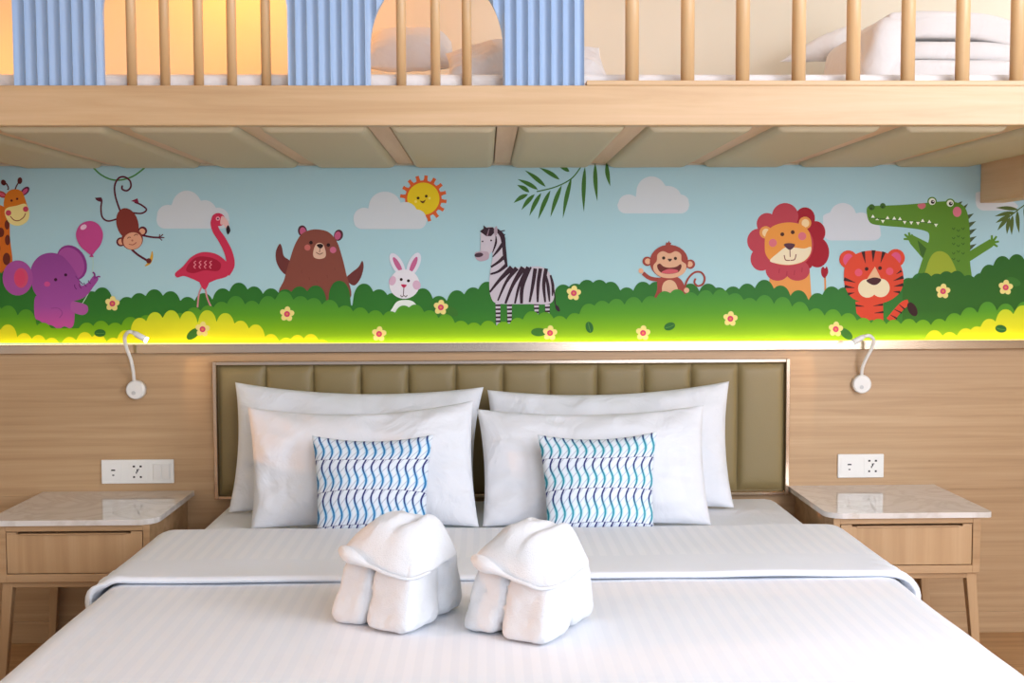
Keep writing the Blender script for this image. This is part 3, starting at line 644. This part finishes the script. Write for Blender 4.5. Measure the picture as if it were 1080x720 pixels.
pw = 2.024/12
for i in range(12): channel(-1.012+i*pw+.0008, -1.012+(i+1)*pw-.0008, .533, .996)

# ------------------------------------------------------------------ bed
bed = thing('bed', 'wide double bed with plum base and white sheeted mattress against the headboard', 'bed', (0, -1.1, 0))
box('bed_base', -.97, .97, -2.08, -.06, .05, .27, plum, bed, .01)
for x in (-.85, .85):
    for y in (-.2, -1.95): box('foot', x-.04, x+.04, y-.04, y+.04, 0, .051, dark, bed, .004)
def drape(name, W0, y0, y1, ztop, thick, zlow, m, parent=None, rr=.07, seed=0, amp=.004, ny=90, endround=True, flare=.03, ripple=0.0, crown=.0, xc=0.0):
    """a cover lying over the bed: flat on top, rounded over both sides and hanging down"""
    prof = []                                                       # arc: from the centre outwards
    nx = 60
    for i in range(nx+1): prof.append(((W0-rr)*i/nx, 0.0))
    for k in range(1, 9): a = PI/2*k/8; prof.append((W0-rr+rr*math.sin(a), -(rr-rr*math.cos(a))))
    drop = ztop-rr-zlow
    for k in range(1, 11): prof.append((W0+flare*(k/10), -rr-drop*k/10))
    P = [(-x, z) for x, z in prof[:0:-1]]+prof; n = len(P); vs = []; rows = []
    for side in (0, 1):
        for j in range(ny+1):
            t = j/ny; y = y0+(y1-y0)*t
            for i, (x, z) in enumerate(P):
                nrm = (0, 1) if abs(x) < W0-rr else ((math.copysign(1, x), 0) if z < -rr else None)
                if nrm is None:
                    a = math.asin(min(1, (abs(x)-W0+rr)/rr)); nrm = (math.copysign(math.sin(a), x), math.cos(a))
                q = Vector((x*2.1, y*2.3, z*2+seed)); d = noise.noise(q)*amp+noise.noise(q*3.1)*amp*.45
                if ripple:
                    e = max(0, 1-abs(y-y1)/.18); s = max(0, (abs(x)-W0+.12)/.12); d += ripple*e*min(1, s)*math.sin((y*95+x*60+z*40))
                d += crown*(1-(x/W0)**2) if abs(x) < W0 else 0
                ed = min(t, 1-t)*abs(y1-y0); ef = 1.0
                th = thick
                if endround and ed < thick: th = thick*(1-(1-ed/thick)**2)**.5
                off = d-(thick-th)*.5 if side == 0 else d-(thick-th)*.5-th-.0005
                if abs(x) > W0-rr*.3 and False: off *= 1
                vs.append((xc+x+nrm[0]*off, y, ztop+z+nrm[1]*off))
    fs = []; S_ = (ny+1)*n
    for j in range(ny):
        for i in range(n-1):
            a = j*n+i; fs.append((a, a+1, a+n+1, a+n)); b = S_+a; fs.append((b+n, b+n+1, b+1, b))
    for i in range(n-1): fs.append((i, S_+i, S_+i+1, i+1)); a = ny*n+i; fs.append((a+1, S_+a+1, S_+a, a))
    for j in range(ny):
        a = j*n; fs.append((a, a+n, S_+a+n, S_+a)); a = j*n+n-1; fs.append((a+n, a, S_+a, S_+a+n))
    return mesh(name, vs, fs, m, parent, smooth=True)
def mattress():
    bm = bmesh.new(); add_box(bm, -.985, .985, -2.06, -.05, .272, .518, .06, 5)
    o = bmobj('mattress', bm, sheet_m, bed); 
    for p in o.data.polygons: p.use_smooth = True
    return o
mattress()
dv = drape('duvet', 1.032, -.72, -2.12, .541, .020, .20, duvet_m, rr=.075, seed=4, amp=.0032, flare=.02, xc=-.012)
prop(dv, 'white satin striped duvet spread over the lower part of the bed', 'duvet')
fl = drape('turned_down_flap', 1.060, -.69, -1.238, .561, .017, .33, flap_m, dv, rr=.085, seed=9, amp=.0035, ny=90, flare=.02, ripple=.007, xc=-.013)

# ------------------------------------------------------------------ pillows
def pillow(name, TL, TR, BR, BL, T, m, parent=None, sag=.03, side=.02, seed=0, wr=.006, n=44, pw=(3.0, 3.0), back=.55, uv=False, ears=0.0):
    TL, TR, BR, BL = map(Vector, (TL, TR, BR, BL)); N_ = ((TR-TL)+(BR-BL)).cross((BL-TL)+(BR-TR)).normalized()
    if N_.y > 0: N_ = -N_
    vs, fs, uvs = [], [], []; S_ = (n+1)**2
    wdt = (TR-TL).length; hgt = (BL-TL).length
    for sd in (1, -1):
        for j in range(n+1):
            for i in range(n+1):
                u = i/n*2-1; v = j/n*2-1
                u = math.copysign(abs(u)**.8, u); v = math.copysign(abs(v)**.8, v)
                uu = u*(1-side*(1-v*v)); vv = v*(1-sag*(1-u*u)*(1 if v < 0 else .35))
                a = (uu+1)/2; b = (vv+1)/2
                p = (TL*(1-a)+TR*a)*(1-b)+(BL*(1-a)+BR*a)*b
                e = ((1-abs(u)**pw[0])*(1-abs(v)**pw[1])); h = T*max(e, 0)**.62
                q = Vector((u*wdt*6, v*hgt*6, seed*7.3))
                edge = max(abs(u), abs(v))
                wob = noise.noise(q*.55)*wr*1.6+abs(noise.noise(q*1.3+Vector((4, 1, 2))))*-wr*1.1*edge
                ang = math.atan2(v, u); crs = math.sin(ang*17+seed*3+3*noise.noise(q*.4))*wr*.55*max(0, edge-.45)*(1 if e > .02 else .3)
                off = (h if sd > 0 else -h*back)+(wob+crs)*min(1, e*2.2+.12)
                if sd < 0 and e < 1e-6: off -= .0006
                vs.append(p+N_*off); uvs.append(((u+1)/2, (v+1)/2))
    for sd in (0, 1):
        for j in range(n):
            for i in range(n):
                a = sd*S_+j*(n+1)+i; f = (a, a+n+1, a+n+2, a+1); fs.append(f if sd == 0 else f[::-1])
    rim = [i for i in range(n+1)]+[(j)*(n+1)+n for j in range(1, n+1)]+[n*(n+1)+i for i in range(n-1, -1, -1)]+[j*(n+1) for j in range(n-1, 0, -1)]
    for k in range(len(rim)):
        a, b = rim[k], rim[(k+1) % len(rim)]; fs.append((b, a, S_+a, S_+b) if False else (a, b, S_+b, S_+a))
    o = mesh(name, vs, fs, m, parent, smooth=True)
    if uv:
        l = o.data.uv_layers.new(name='UVMap')
        for lp in o.data.loops: l.data[lp.index].uv = uvs[lp.vertex_index]
    return o
def pil(px, Ys, T, label, seed, **k):
    TL, TR, BR, BL = [at(x, y, Y) for (x, y), Y in zip(px, Ys)]
    for p in (BR, BL): p.z = max(p.z, .524)
    return prop(pillow('pillow', TL, TR, BR, BL, T, pillow_m, None, seed=seed, **k), label, 'pillow', None)
pil([(248, 403), (510, 408), (502, 541), (241, 543)], (-.14, -.14, -.28, -.28), .08, 'white pillow leaning on the left half of the headboard, behind another', 1, sag=.15, side=.05, wr=.013)
pil([(514, 411), (769, 402), (774, 535), (510, 541)], (-.14, -.14, -.28, -.28), .08, 'white pillow leaning on the right half of the headboard, behind another', 2, sag=.15, side=.05, wr=.013)
pil([(261, 429), (499, 422), (505, 560), (265, 568)], (-.36, -.36, -.53, -.53), .075, 'white pillow in front on the left, behind the blue wave cushion', 3, sag=.18, side=.04, wr=.014)
pil([(503, 431), (742, 427), (750, 563), (509, 562)], (-.36, -.36, -.53, -.53), .075, 'white pillow in front on the right, behind the teal wave cushion', 4, sag=.14, side=.04, wr=.014)
for px, m, lab, sd in (([(329, 459), (457, 458), (450, 578), (334, 578)], cush_a, 'small square cushion with blue wave print, propped on the left front pillow', 5),
                       ([(567, 458), (693, 455), (690, 572), (577, 572)], cush_b, 'small square cushion with teal wave print, propped on the right front pillow', 6)):
    P4 = [at(x, y, Y) for (x, y), Y in zip(px, (-.545, -.545, -.672, -.672))]
    for p in P4[2:]: p.z = max(p.z, .524)
    prop(pillow('cushion', *P4, .058, m, None, sag=.13, side=.05, back=.2, seed=sd, wr=.005, uv=True, pw=(2.4, 2.4)), lab, 'cushion')

# ------------------------------------------------------------------ folded towels
def smooth_union(parts, voxel, name, m, parent, iters=6, amp=.003, seed=0):
    bm = bmesh.new()
    for fn in parts: fn(bm)
    me = bpy.data.meshes.new(name+'_raw'); bm.to_mesh(me); bm.free()
    o = bpy.data.objects.new(name, me); COL.objects.link(o)
    r = o.modifiers.new('r', 'REMESH'); r.mode = 'VOXEL'; r.voxel_size = voxel
    s = o.modifiers.new('s', 'SMOOTH'); s.iterations = iters; s.factor = .5
    ev = o.evaluated_get(bpy.context.evaluated_depsgraph_get()); m2 = bpy.data.meshes.new_from_object(ev)
    bpy.data.objects.remove(o); bpy.data.meshes.remove(me)
    for v in m2.vertices: v.co += v.normal*(noise.noise(v.co*22+Vector((seed, 0, 0)))*amp+noise.noise(v.co*60)*amp*.3)
    m2.name = name; m2.materials.clear()
    return link(name, m2, m, parent, True)
def towel(origin, rot, label, seed, mirror=1, sc=1.0):
    t = thing('folded_towel', label, 'towel', origin, 'white towels folded into figures on the bed')
    R = Matrix.Translation(Vector(origin)) @ Matrix.Rotation(rot, 4, 'Z') @ Matrix.Scale(sc, 4)
    def sup(cx, cy, cz, rx, ry, rz, p=3.0, lean=0.0, tilt=0.0, taper=0.0):
        def fn(bm):
            r = bmesh.ops.create_icosphere(bm, subdivisions=4, radius=1)
            for v in r['verts']:
                c = v.co; l = (abs(c.x)**p+abs(c.y)**p+abs(c.z)**p)**(1/p); c = c/l
                tp = 1-taper*c.z
                x, y, z = c.x*rx*tp, c.y*ry*tp, c.z*rz
                v.co = R @ Vector((cx+x+lean*z, cy+y+tilt*z, cz+z))
        return fn
    # two upright rolls in front, a block of folds behind
    parts = [sup(-.060, -.052, .076, .045, .056, .077, 7, .12, .22, .10), sup(.048, -.052, .076, .057, .062, .077, 7, -.02, .22, .10), sup(.002, .056, .076, .100, .056, .077, 6, 0, -.10, .05)]
    parts.append(sup(.0, .010, .135, .070, .060, .040, 3.0))
    smooth_union(parts, .0042, 'body', towel_m, t, 2, .005, seed)
    # the hood: a cloth dome whose front hem falls from a rolled tip on the left to a low corner on the right
    na, nr = 96, 22; vs, fs = [], []; hem = []
    for k in range(na):
        a = 2*PI*k/na; ca, sa = math.cos(a), math.sin(a)
        l = (abs(ca)**3.4+abs(sa)**3.4)**(1/3.4); ex, ey = ca/l, sa/l
        front = max(0, -ey); s = (ex+1)/2
        zh = .176-.064*s*front-.034*(1-front)*(.8+.4*s)+.004*noise.noise(Vector((ca*3, sa*3, seed)))
        hem.append(Vector((ex*(.108+.009*max(0, ex)+.004*noise.noise(Vector((ca*2, sa*2, seed)))), ey*.106-front*.012*(1-.4*s), zh)))
    top = Vector((-.004, .0, .236))
    for k in range(na):
        h = hem[k]; a = 2*PI*k/na
        for j in range(nr+1):
            tt = (j+1)/(nr+1); rr_ = tt**.92; zz = max(0, 1-tt**2.3)
            x = top.x+(h.x-top.x)*rr_; y = top.y+(h.y-top.y)*rr_
            z = h.z+(top.z-h.z)*zz
            z += .026*math.exp(-((x-.070)**2/.0012+(y-.035)**2/.0022))                 # second hump at the right rear
            z -= .020*math.exp(-((x-.030-.25*(y+.02))**2/.00022+(y-.02)**2/.006))          # crease between the humps
            q = Vector((x*16, y*16, seed*2.7)); z += (.5-abs(noise.noise(q)))*.028*(1-zz*.4)*(1-tt**2.5)-.004
            z -= .030*max(0, -x-.02)/.09*(1-tt)                                           # crown slopes down to the left
            vs.append(R @ Vector((x, y, z)))
    k0 = len(vs); vs.append(R @ (top-Vector((0, 0, .004))))
    for k in range(na):
        k2 = (k+1) % na; fs.append((k0, k*(nr+1), k2*(nr+1)))
        for j in range(nr): fs.append((k*(nr+1)+j, k*(nr+1)+j+1, k2*(nr+1)+j+1, k2*(nr+1)+j))
    o = mesh('hood', vs, fs, towel_m, t, True)
    sm = o.modifiers.new('thickness', 'SOLIDIFY'); sm.thickness = .008; sm.offset = -.6
    sb = o.modifiers.new('smooth', 'SUBSURF'); sb.levels = 1; sb.render_levels = 1
    # rolled hem along the front
    bm = bmesh.new(); idx = [k for k in range(na) if PI*1.21 < 2*PI*k/na < 2*PI*.955]
    pts = [R @ (hem[k]+Vector((0, -.007, -.002))) for k in idx]; m_ = len(pts)
    rad = [.0125*math.exp(-((i/m_-.17)/.15)**2)+.0040 for i in range(m_)]
    rad[0] *= .35; rad[1] *= .6; rad[-1] *= .5
    add_tube(bm, pts, rad, 14); h = bmobj('rolled_hem', bm, towel_m, t, True)
    return t
towel((-.256, -1.508, .5445), math.radians(-32), 'white towel folded into a hooded figure, the left one of the pair on the duvet', 1, sc=.98)
towel((.040, -1.590, .5445), math.radians(-34), 'white towel folded into a hooded figure, the right one of the pair on the duvet', 5, sc=.97)

# ------------------------------------------------------------------ bedside tables
def nightstand(sgn, off, label):
    t = thing('nightstand', label, 'nightstand', (sgn*(1.30+off), -.25, 0), 'oak bedside tables beside the bed')
    def XX(x): return sgn*(x+off)
    def bx(name, x0, x1, y0, y1, z0, z1, m, par=t, bev=.0015):
        a, b = sorted((XX(x0), XX(x1))); return box(name, a, b, y0, y1, z0, z1, m, par, bev)
    def corner(cx, cy, r, a0, a1, n=8): return [(XX(cx+r*math.cos(math.radians(a0+(a1-a0)*i/n))), cy+r*math.sin(math.radians(a0+(a1-a0)*i/n))) for i in range(n+1)]
    out = [(XX(1.030), -.0125), (XX(1.566), -.0125)]+corner(1.566-.02, -.492+.02, .02, 0, -90)+corner(1.030+.06, -.492+.06, .06, -90, -180)
    prism('marble_top', out, .5295, .547, marble_m, t, .003)
    # carcass as a frame around the drawer
    bm = bmesh.new()
    def fb(x0, x1, y0, y1, z0, z1):
        a, b = sorted((XX(x0), XX(x1))); add_box(bm, a, b, y0, y1, z0, z1, .0012, 1)
    fb(1.055, 1.076, -.475, -.013, .345, .529); fb(1.508, 1.533, -.475, -.013, .345, .529)
    fb(1.076, 1.508, -.475, -.013, .508, .529); fb(1.076, 1.508, -.475, -.013, .345, .371); fb(1.076, 1.508, -.033, -.013, .371, .508)
    bmobj('carcass', bm, oak_x, t)
    dr = bx('drawer', 1.0785, 1.5055, -.474, -.05, .3735, .499, oak_z)
    bx('drawer_side', 1.0785, 1.115, -.474, -.455, .499, .5055, oak_z, dr, .001); bx('drawer_side', 1.475, 1.5055, -.474, -.455, .499, .5055, oak_z, dr, .001)
    bx('handle_lip', 1.128, 1.462, -.479, -.462, .4965, .5015, oak_x, dr, .002)
    bm = bmesh.new()
    fb(1.062, 1.527, -.462, -.030, .325, .345)
    bmobj('under_frame', bm, oak_x, t)
    for (x0, x1, dx) in ((1.063, 1.097, -.018), (1.493, 1.527, .028)):
        for (y0, y1, dy) in ((-.463, -.430, -.012), (-.062, -.032, .008)):
            bm = bmesh.new(); vs = []
            for z, k, ins in ((.3452, 0, 0), (0, 1, .005)):
                for x, y in ((x0+ins, y0+ins), (x1-ins, y0+ins), (x1-ins, y1-ins), (x0+ins, y1-ins)): vs.append(bm.verts.new((XX(x+dx*k), y+dy*k, z)))
            for f in ((0, 1, 2, 3), (7, 6, 5, 4), (0, 4, 5, 1), (1, 5, 6, 2), (2, 6, 7, 3), (3, 7, 4, 0)): bm.faces.new([vs[i] for i in f])
            bmesh.ops.bevel(bm, geom=list(bm.edges), offset=.003, segments=2, affect='EDGES', profile=.5)
            bmobj('leg', bm, oak_z, t)
    return t
nightstand(1, 0, 'oak bedside table with white marble top on the right of the bed')
nightstand(-1, .075, 'oak bedside table with white marble top on the left of the bed')

# ------------------------------------------------------------------ sockets
def plate(x0, x1, z0, z1, mods, label):
    t = thing('wall_socket', label, 'socket', ((x0+x1)/2, -.012, z0))
    box('plate', x0, x1, -.021, -.0122, z0, z1, white_pl, t, .003)
    n = len(mods); wdt = (x1-x0)/n; zc = (z0+z1)/2
    for i, k in enumerate(mods):
        cx = x0+wdt*(i+.5); bm = bmesh.new(); add_box(bm, cx-.031, cx+.031, -.0222, -.0208, zc-.031, zc+.031, .0008, 1, 0)
        def slot(x, z, w_, h_): add_box(bm, cx+x-w_/2, cx+x+w_/2, -.0226, -.0221, zc+z-h_/2, zc+z+h_/2, 0, 1, 1)
        if k == 'usb': slot(0, .006, .014, .005); slot(0, -.012, .007, .004); bmobj('usb_outlet', bm, [white_pl, dark], t)
        elif k == 'power':
            for x in (-.012, .012): slot(x, .019, .008, .0065); slot(x, -.019, .007, .0065)
            slot(0, .004, .005, .010); slot(-.0035, -.0035, .004, .007); slot(.0035, .008, .006, .003)
            bmobj('power_outlet', bm, [white_pl, dark], t)
        else:
            bmobj('switch_frame', bm, [white_pl, dark], t)
            for q in (-1, 1): box('rocker', cx+q*.015-.0138, cx+q*.015+.0138, -.0255, -.0222, zc-.027, zc+.027, white_enamel, t, .0012)
    return t
plate(-1.431, -1.175, .575, .661, ('usb', 'power', 'switch'), 'long white wall plate with sockets and switches above the left nightstand')
plate(1.209, 1.377, .575, .661, ('usb', 'power'), 'short white double socket plate above the right nightstand')

# ------------------------------------------------------------------ gooseneck reading lamps
def lamp(base, path, head, label):
    b = at(*base, -.03); t = thing('reading_lamp', label, 'lamp', (b.x, -.012, b.z))
    bm = bmesh.new(); add_tube(bm, [(b.x, -.0122, b.z), (b.x, -.028, b.z), (b.x, -.036, b.z), (b.x, -.039, b.z)], [.034, .034, .0325, .028], 36)
    o = bmobj('wall_base', bm, white_enamel, t)
    for p in o.data.polygons: p.use_smooth = len(p.vertices) == 4
    tube('switch_button', [(b.x-.004, -.0385, b.z-.010), (b.x-.004, -.0425, b.z-.010)], .007, plain('grey_button', 'c9c9c6', .4), t, 16)
    pts = []
    for i, (x, y) in enumerate(path): pts.append(tuple(at(x, y, -.030-.085*min(1, i/(len(path)-2)))))
    pts[0] = (pts[0][0], -.026, pts[0][2])
    c = spline(pts, 10); tube('gooseneck', c, .0062, white_enamel, t, 12)
    a = Vector(c[-1]); d = (at(*head, -.125)-a).normalized()
    e = a+d*.052
    h = tube('lamp_head', [a-d*.004, a+d*.006, a+d*.012, e], [.0065, .0085, .0098, .0104], white_enamel, t, 20)
    tube('lamp_lens', [e-d*.001, e+d*.0025], .0092, plain('lit_lens', 'fff4dc', .4, emit='ffe6b8', estr=60), t, 20)
    l = bpy.data.lights.new('reading_lamp_light', 'SPOT'); l.energy = .8; l.color = rgb('ffd8a0')[:3]; l.spot_size = 2.0; l.shadow_soft_size = .01
    lo = bpy.data.objects.new('reading_lamp_light', l); COL.objects.link(lo); lo.location = e+d*.006
    lo.rotation_euler = d.to_track_quat('-Z', 'Y').to_euler()
    return t
lamp((143, 411), [(141, 402), (140.5, 392), (138, 379), (133.5, 367), (131.5, 356), (135.5, 350), (141, 350.8)], (153, 357.5), 'white gooseneck reading lamp on the wood wall above the left nightstand')
lamp((909, 405), [(909, 396), (909.5, 388), (913.5, 378), (919, 368), (921.5, 359), (917, 354), (911, 354.8)], (897, 362.5), 'white gooseneck reading lamp on the wood wall above the right nightstand')

# ------------------------------------------------------------------ loft bed above
YR = -1.074
bk = thing('loft_bed', 'pale oak loft bed across the wall with balusters and fluted blue facade', 'loft bed', (0, -.55, 1.69))
box('front_rail', XL+.002, XR-.002, YR, YR+.032, 1.702, 1.805, rail_x, bk, .003)
box('ledge', .205, XR-.002, YR+.003, YR+.05, 1.8052, 1.8185, rail_x, bk, .002)
box('deck', XL+.002, XR-.002, YR+.033, -.0062, 1.738, 1.80, oak_x, bk)
box('side_beam', 1.7145, 1.80, -1.03, -.0062, 1.5635, 1.705, rail_y, bk, .002)
box('side_beam', -1.90, -1.815, -1.03, -.0062, 1.5635, 1.705, oak_y, bk, .002)
pit = .342
for k in range(-6, 7):
    if abs(k*pit) < 2.2: box('cross_beam', k*pit-.028, k*pit+.028, YR+.033, -.0062, 1.706, 1.7378, rail_y, bk, .001)
def pad(x0, x1):
    y0, y1 = YR+.036, -.0085; nx, ny = 16, 60; vs, fs = [], []
    for j in range(ny+1):
        for i in range(nx+1):
            sx = i/nx; sy = j/ny
            x = x0+(x1-x0)*(.5-.5*math.cos(PI*sx)); y = y0+(y1-y0)*(.5-.5*math.cos(PI*sy))
            dx = min(x-x0, x1-x)/.022; dy = min(y-y0, y1-y)/.022
            h = 1.0
            if dx < 1: h *= max(0, 1-(1-dx)**2)**.5
            if dy < 1: h *= max(0, 1-(1-dy)**2)**.5
            vs.append((x, y, 1.716-.0265*h-.0008*noise.noise(Vector((x*8, y*6, 0)))*h))
    for j in range(ny):
        for i in range(nx): a = j*(nx+1)+i; fs.append((a, a+nx+1, a+nx+2, a+1))
    k = len(vs); vs += [(x0, y0, 1.7375), (x1, y0, 1.7375), (x1, y1, 1.7375), (x0, y1, 1.7375)]; fs.append((k, k+1, k+2, k+3))
    b = [0, nx, (ny+1)*(nx+1)-1, ny*(nx+1)]
    r0 = list(range(nx+1)); fs.append(r0+[k+1, k]); r1 = [j*(nx+1)+nx for j in range(ny+1)]; fs.append(r1+[k+2, k+1])
    r2 = [ny*(nx+1)+i for i in range(nx, -1, -1)]; fs.append(r2+[k+3, k+2]); r3 = [j*(nx+1) for j in range(ny, -1, -1)]; fs.append(r3+[k, k+3])
    o = mesh('padded_panel', vs, fs, underpad, bk, smooth=False)
    for p in o.data.polygons: p.use_smooth = len(p.vertices) == 4 and p.index < ny*nx
for k in range(-6, 6):
    x0, x1 = k*pit+.0295, (k+1)*pit-.0295
    if x1 < 1.713: 
        if x0 > -1.80: pad(x0, x1)
def baluster(px, r, yoff, zb):
    p = at(px, 89, YR+yoff); tube('baluster', [(p.x, YR+yoff, zb), (p.x, YR+yoff, 2.33)], r, pole_z, bk, 20)
for px in (139.5, 174.5, 210, 245, 281, 423.5, 459.5, 492.5, -22, -57, -92): baluster(px, .0128, .060, 1.8002)
for px in (666.5, 725, 783, 842, 899.5, 957, 1014.5, 1072, 1130, 1188, 1246): baluster(px, .0182, .027, 1.818)
box('top_rail', XL+.002, XR-.002, YR+.002, YR+.075, 2.33, 2.37, rail_x, bk, .004)
def facade():
    x0, x1 = at(13.5, 60, YR).x, at(616.5, 60, YR).x
    a0, a1 = at(107, 60, YR).x, at(302.5, 60, YR).x; b0, b1 = at(390, 60, YR).x, at(530.5, 60, YR).x
    per = (at(107, 60, YR).x-x0)/7.5; step = per/14; n = int((x1-x0)/step); vs, fs = [], []
    xs_ = sorted(set([x0+(x1-x0)*i/n for i in range(n+1)]+[a0-1e-4, a0+1e-4, a1-1e-4, a1+1e-4, b0-1e-4, b0+1e-4, b1-1e-4, b1+1e-4]))
    def bot(x):
        for l, r, zs, h in ((a0, a1, 1.992, .22), (b0, b1, 1.905, .20)):
            if l < x < r:
                u = (x-(l+r)/2)/((r-l)/2); return zs+h*(1-u*u)**.5
        return 1.8055
    for x in xs_:
        ph = ((x-x0)/per) % 1
        y = YR+.003+.0135*math.sin(PI*ph)**.8
        zb = bot(x); vs += [(x, y, zb), (x, y, 2.329), (x, YR+.028, zb), (x, YR+.028, 2.329)]
    for i in range(len(xs_)-1):
        a = 4*i; fs += [(a, a+4, a+5, a+1), (a+2, a+3, a+7, a+6), (a, a+2, a+6, a+4), (a+1, a+5, a+7, a+3)]
    e = 4*(len(xs_)-1); fs += [(0, 1, 3, 2), (e, e+2, e+3, e+1)]
    o = mesh('fluted_facade', vs, fs, blue, bk); o['label'] = 'light blue fluted facade with arched openings'
facade()
# what lies up there
lm = box('loft_mattress', XL+.02, XR-.02, -1.005, -.02, 1.8005, 1.848, loftpil_m, None, .02, 4)
prop(lm, 'white mattress on the loft bed behind the balusters', 'mattress')
prop(pillow('pillow', at(386, 41, -.45), at(476, 44, -.45), at(482, 70, -.62), at(380, 70, -.62), .07, loftpil_m, None, seed=11, sag=-.12), 'plump pillow standing behind the middle balusters on the loft bed', 'pillow')
prop(pillow('pillow', at(470, 56, -.72), at(632, 50, -.72), at(640, 79, -.88), at(474, 79, -.88), .045, loftpil_m, None, seed=12, sag=.10, wr=.016), 'crumpled pillow behind the right blue panel on the loft bed', 'pillow')
prop(pillow('pillow', at(848, 50, -.20), at(900, 24, -.20), at(908, 64, -.25), at(822, 65, -.25), .03, loftpil_m, None, seed=14, sag=.0), 'flat pillow lying left of the folded white quilt on the loft bed', 'pillow')
def quilt():
    a = at(908, 70, -.72); b = at(1068, 16, -.72); x0, x1, z0, z1 = a.x, b.x, 1.8495, at(985, 15, -.72).z
    t = thing('folded_quilt', 'thick white folded quilt stacked on the loft bed at the right', 'quilt', ((x0+x1)/2, -.5, z0))
    bm = bmesh.new(); add_box(bm, x0-.008, x0+.10, -.752, -.26, z0, z1-.006, .045, 6)
    bmesh.ops.subdivide_edges(bm, edges=[e for e in bm.edges if e.calc_length() > .05], cuts=6, use_grid_fill=True)
    for v in bm.verts:
        v.co += Vector((1, -1, 0))*noise.noise(v.co*14)*.010; v.co.x += .045*(v.co.z-z0)/(z1-z0)
    bmobj('quilt_fold', bm, loftpil_m, t, True)
    hs = [.40, .24, .36]; z = z0; H = z1-z0
    for i, h in enumerate(hs):
        zb, zt = z, z+H*h; z = zt; bm = bmesh.new(); add_box(bm, x0+.05+.012*i, x1-.008*i+.03, -.74, -.26, zb, zt-.001, min(.018, (zt-zb)*.45), 5)
        bmesh.ops.subdivide_edges(bm, edges=[e for e in bm.edges if e.calc_length() > .05], cuts=8, use_grid_fill=True)
        for v in bm.verts:
            c = v.co; e = max(0, (c.x-(x1-.12))/.12); c.z -= .02*e*e*i*.5
            c += Vector((0, -1, .0))*(noise.noise(c*9+Vector((i*3, 0, 0)))*.008)
            if i == 2: c.z += .010*math.sin(PI*min(1, max(0, (c.x-x0)/(x1-x0))))-.012*noise.noise(c*5)**2
        bmobj('quilt_fold', bm, loftpil_m, t, True)
quilt()
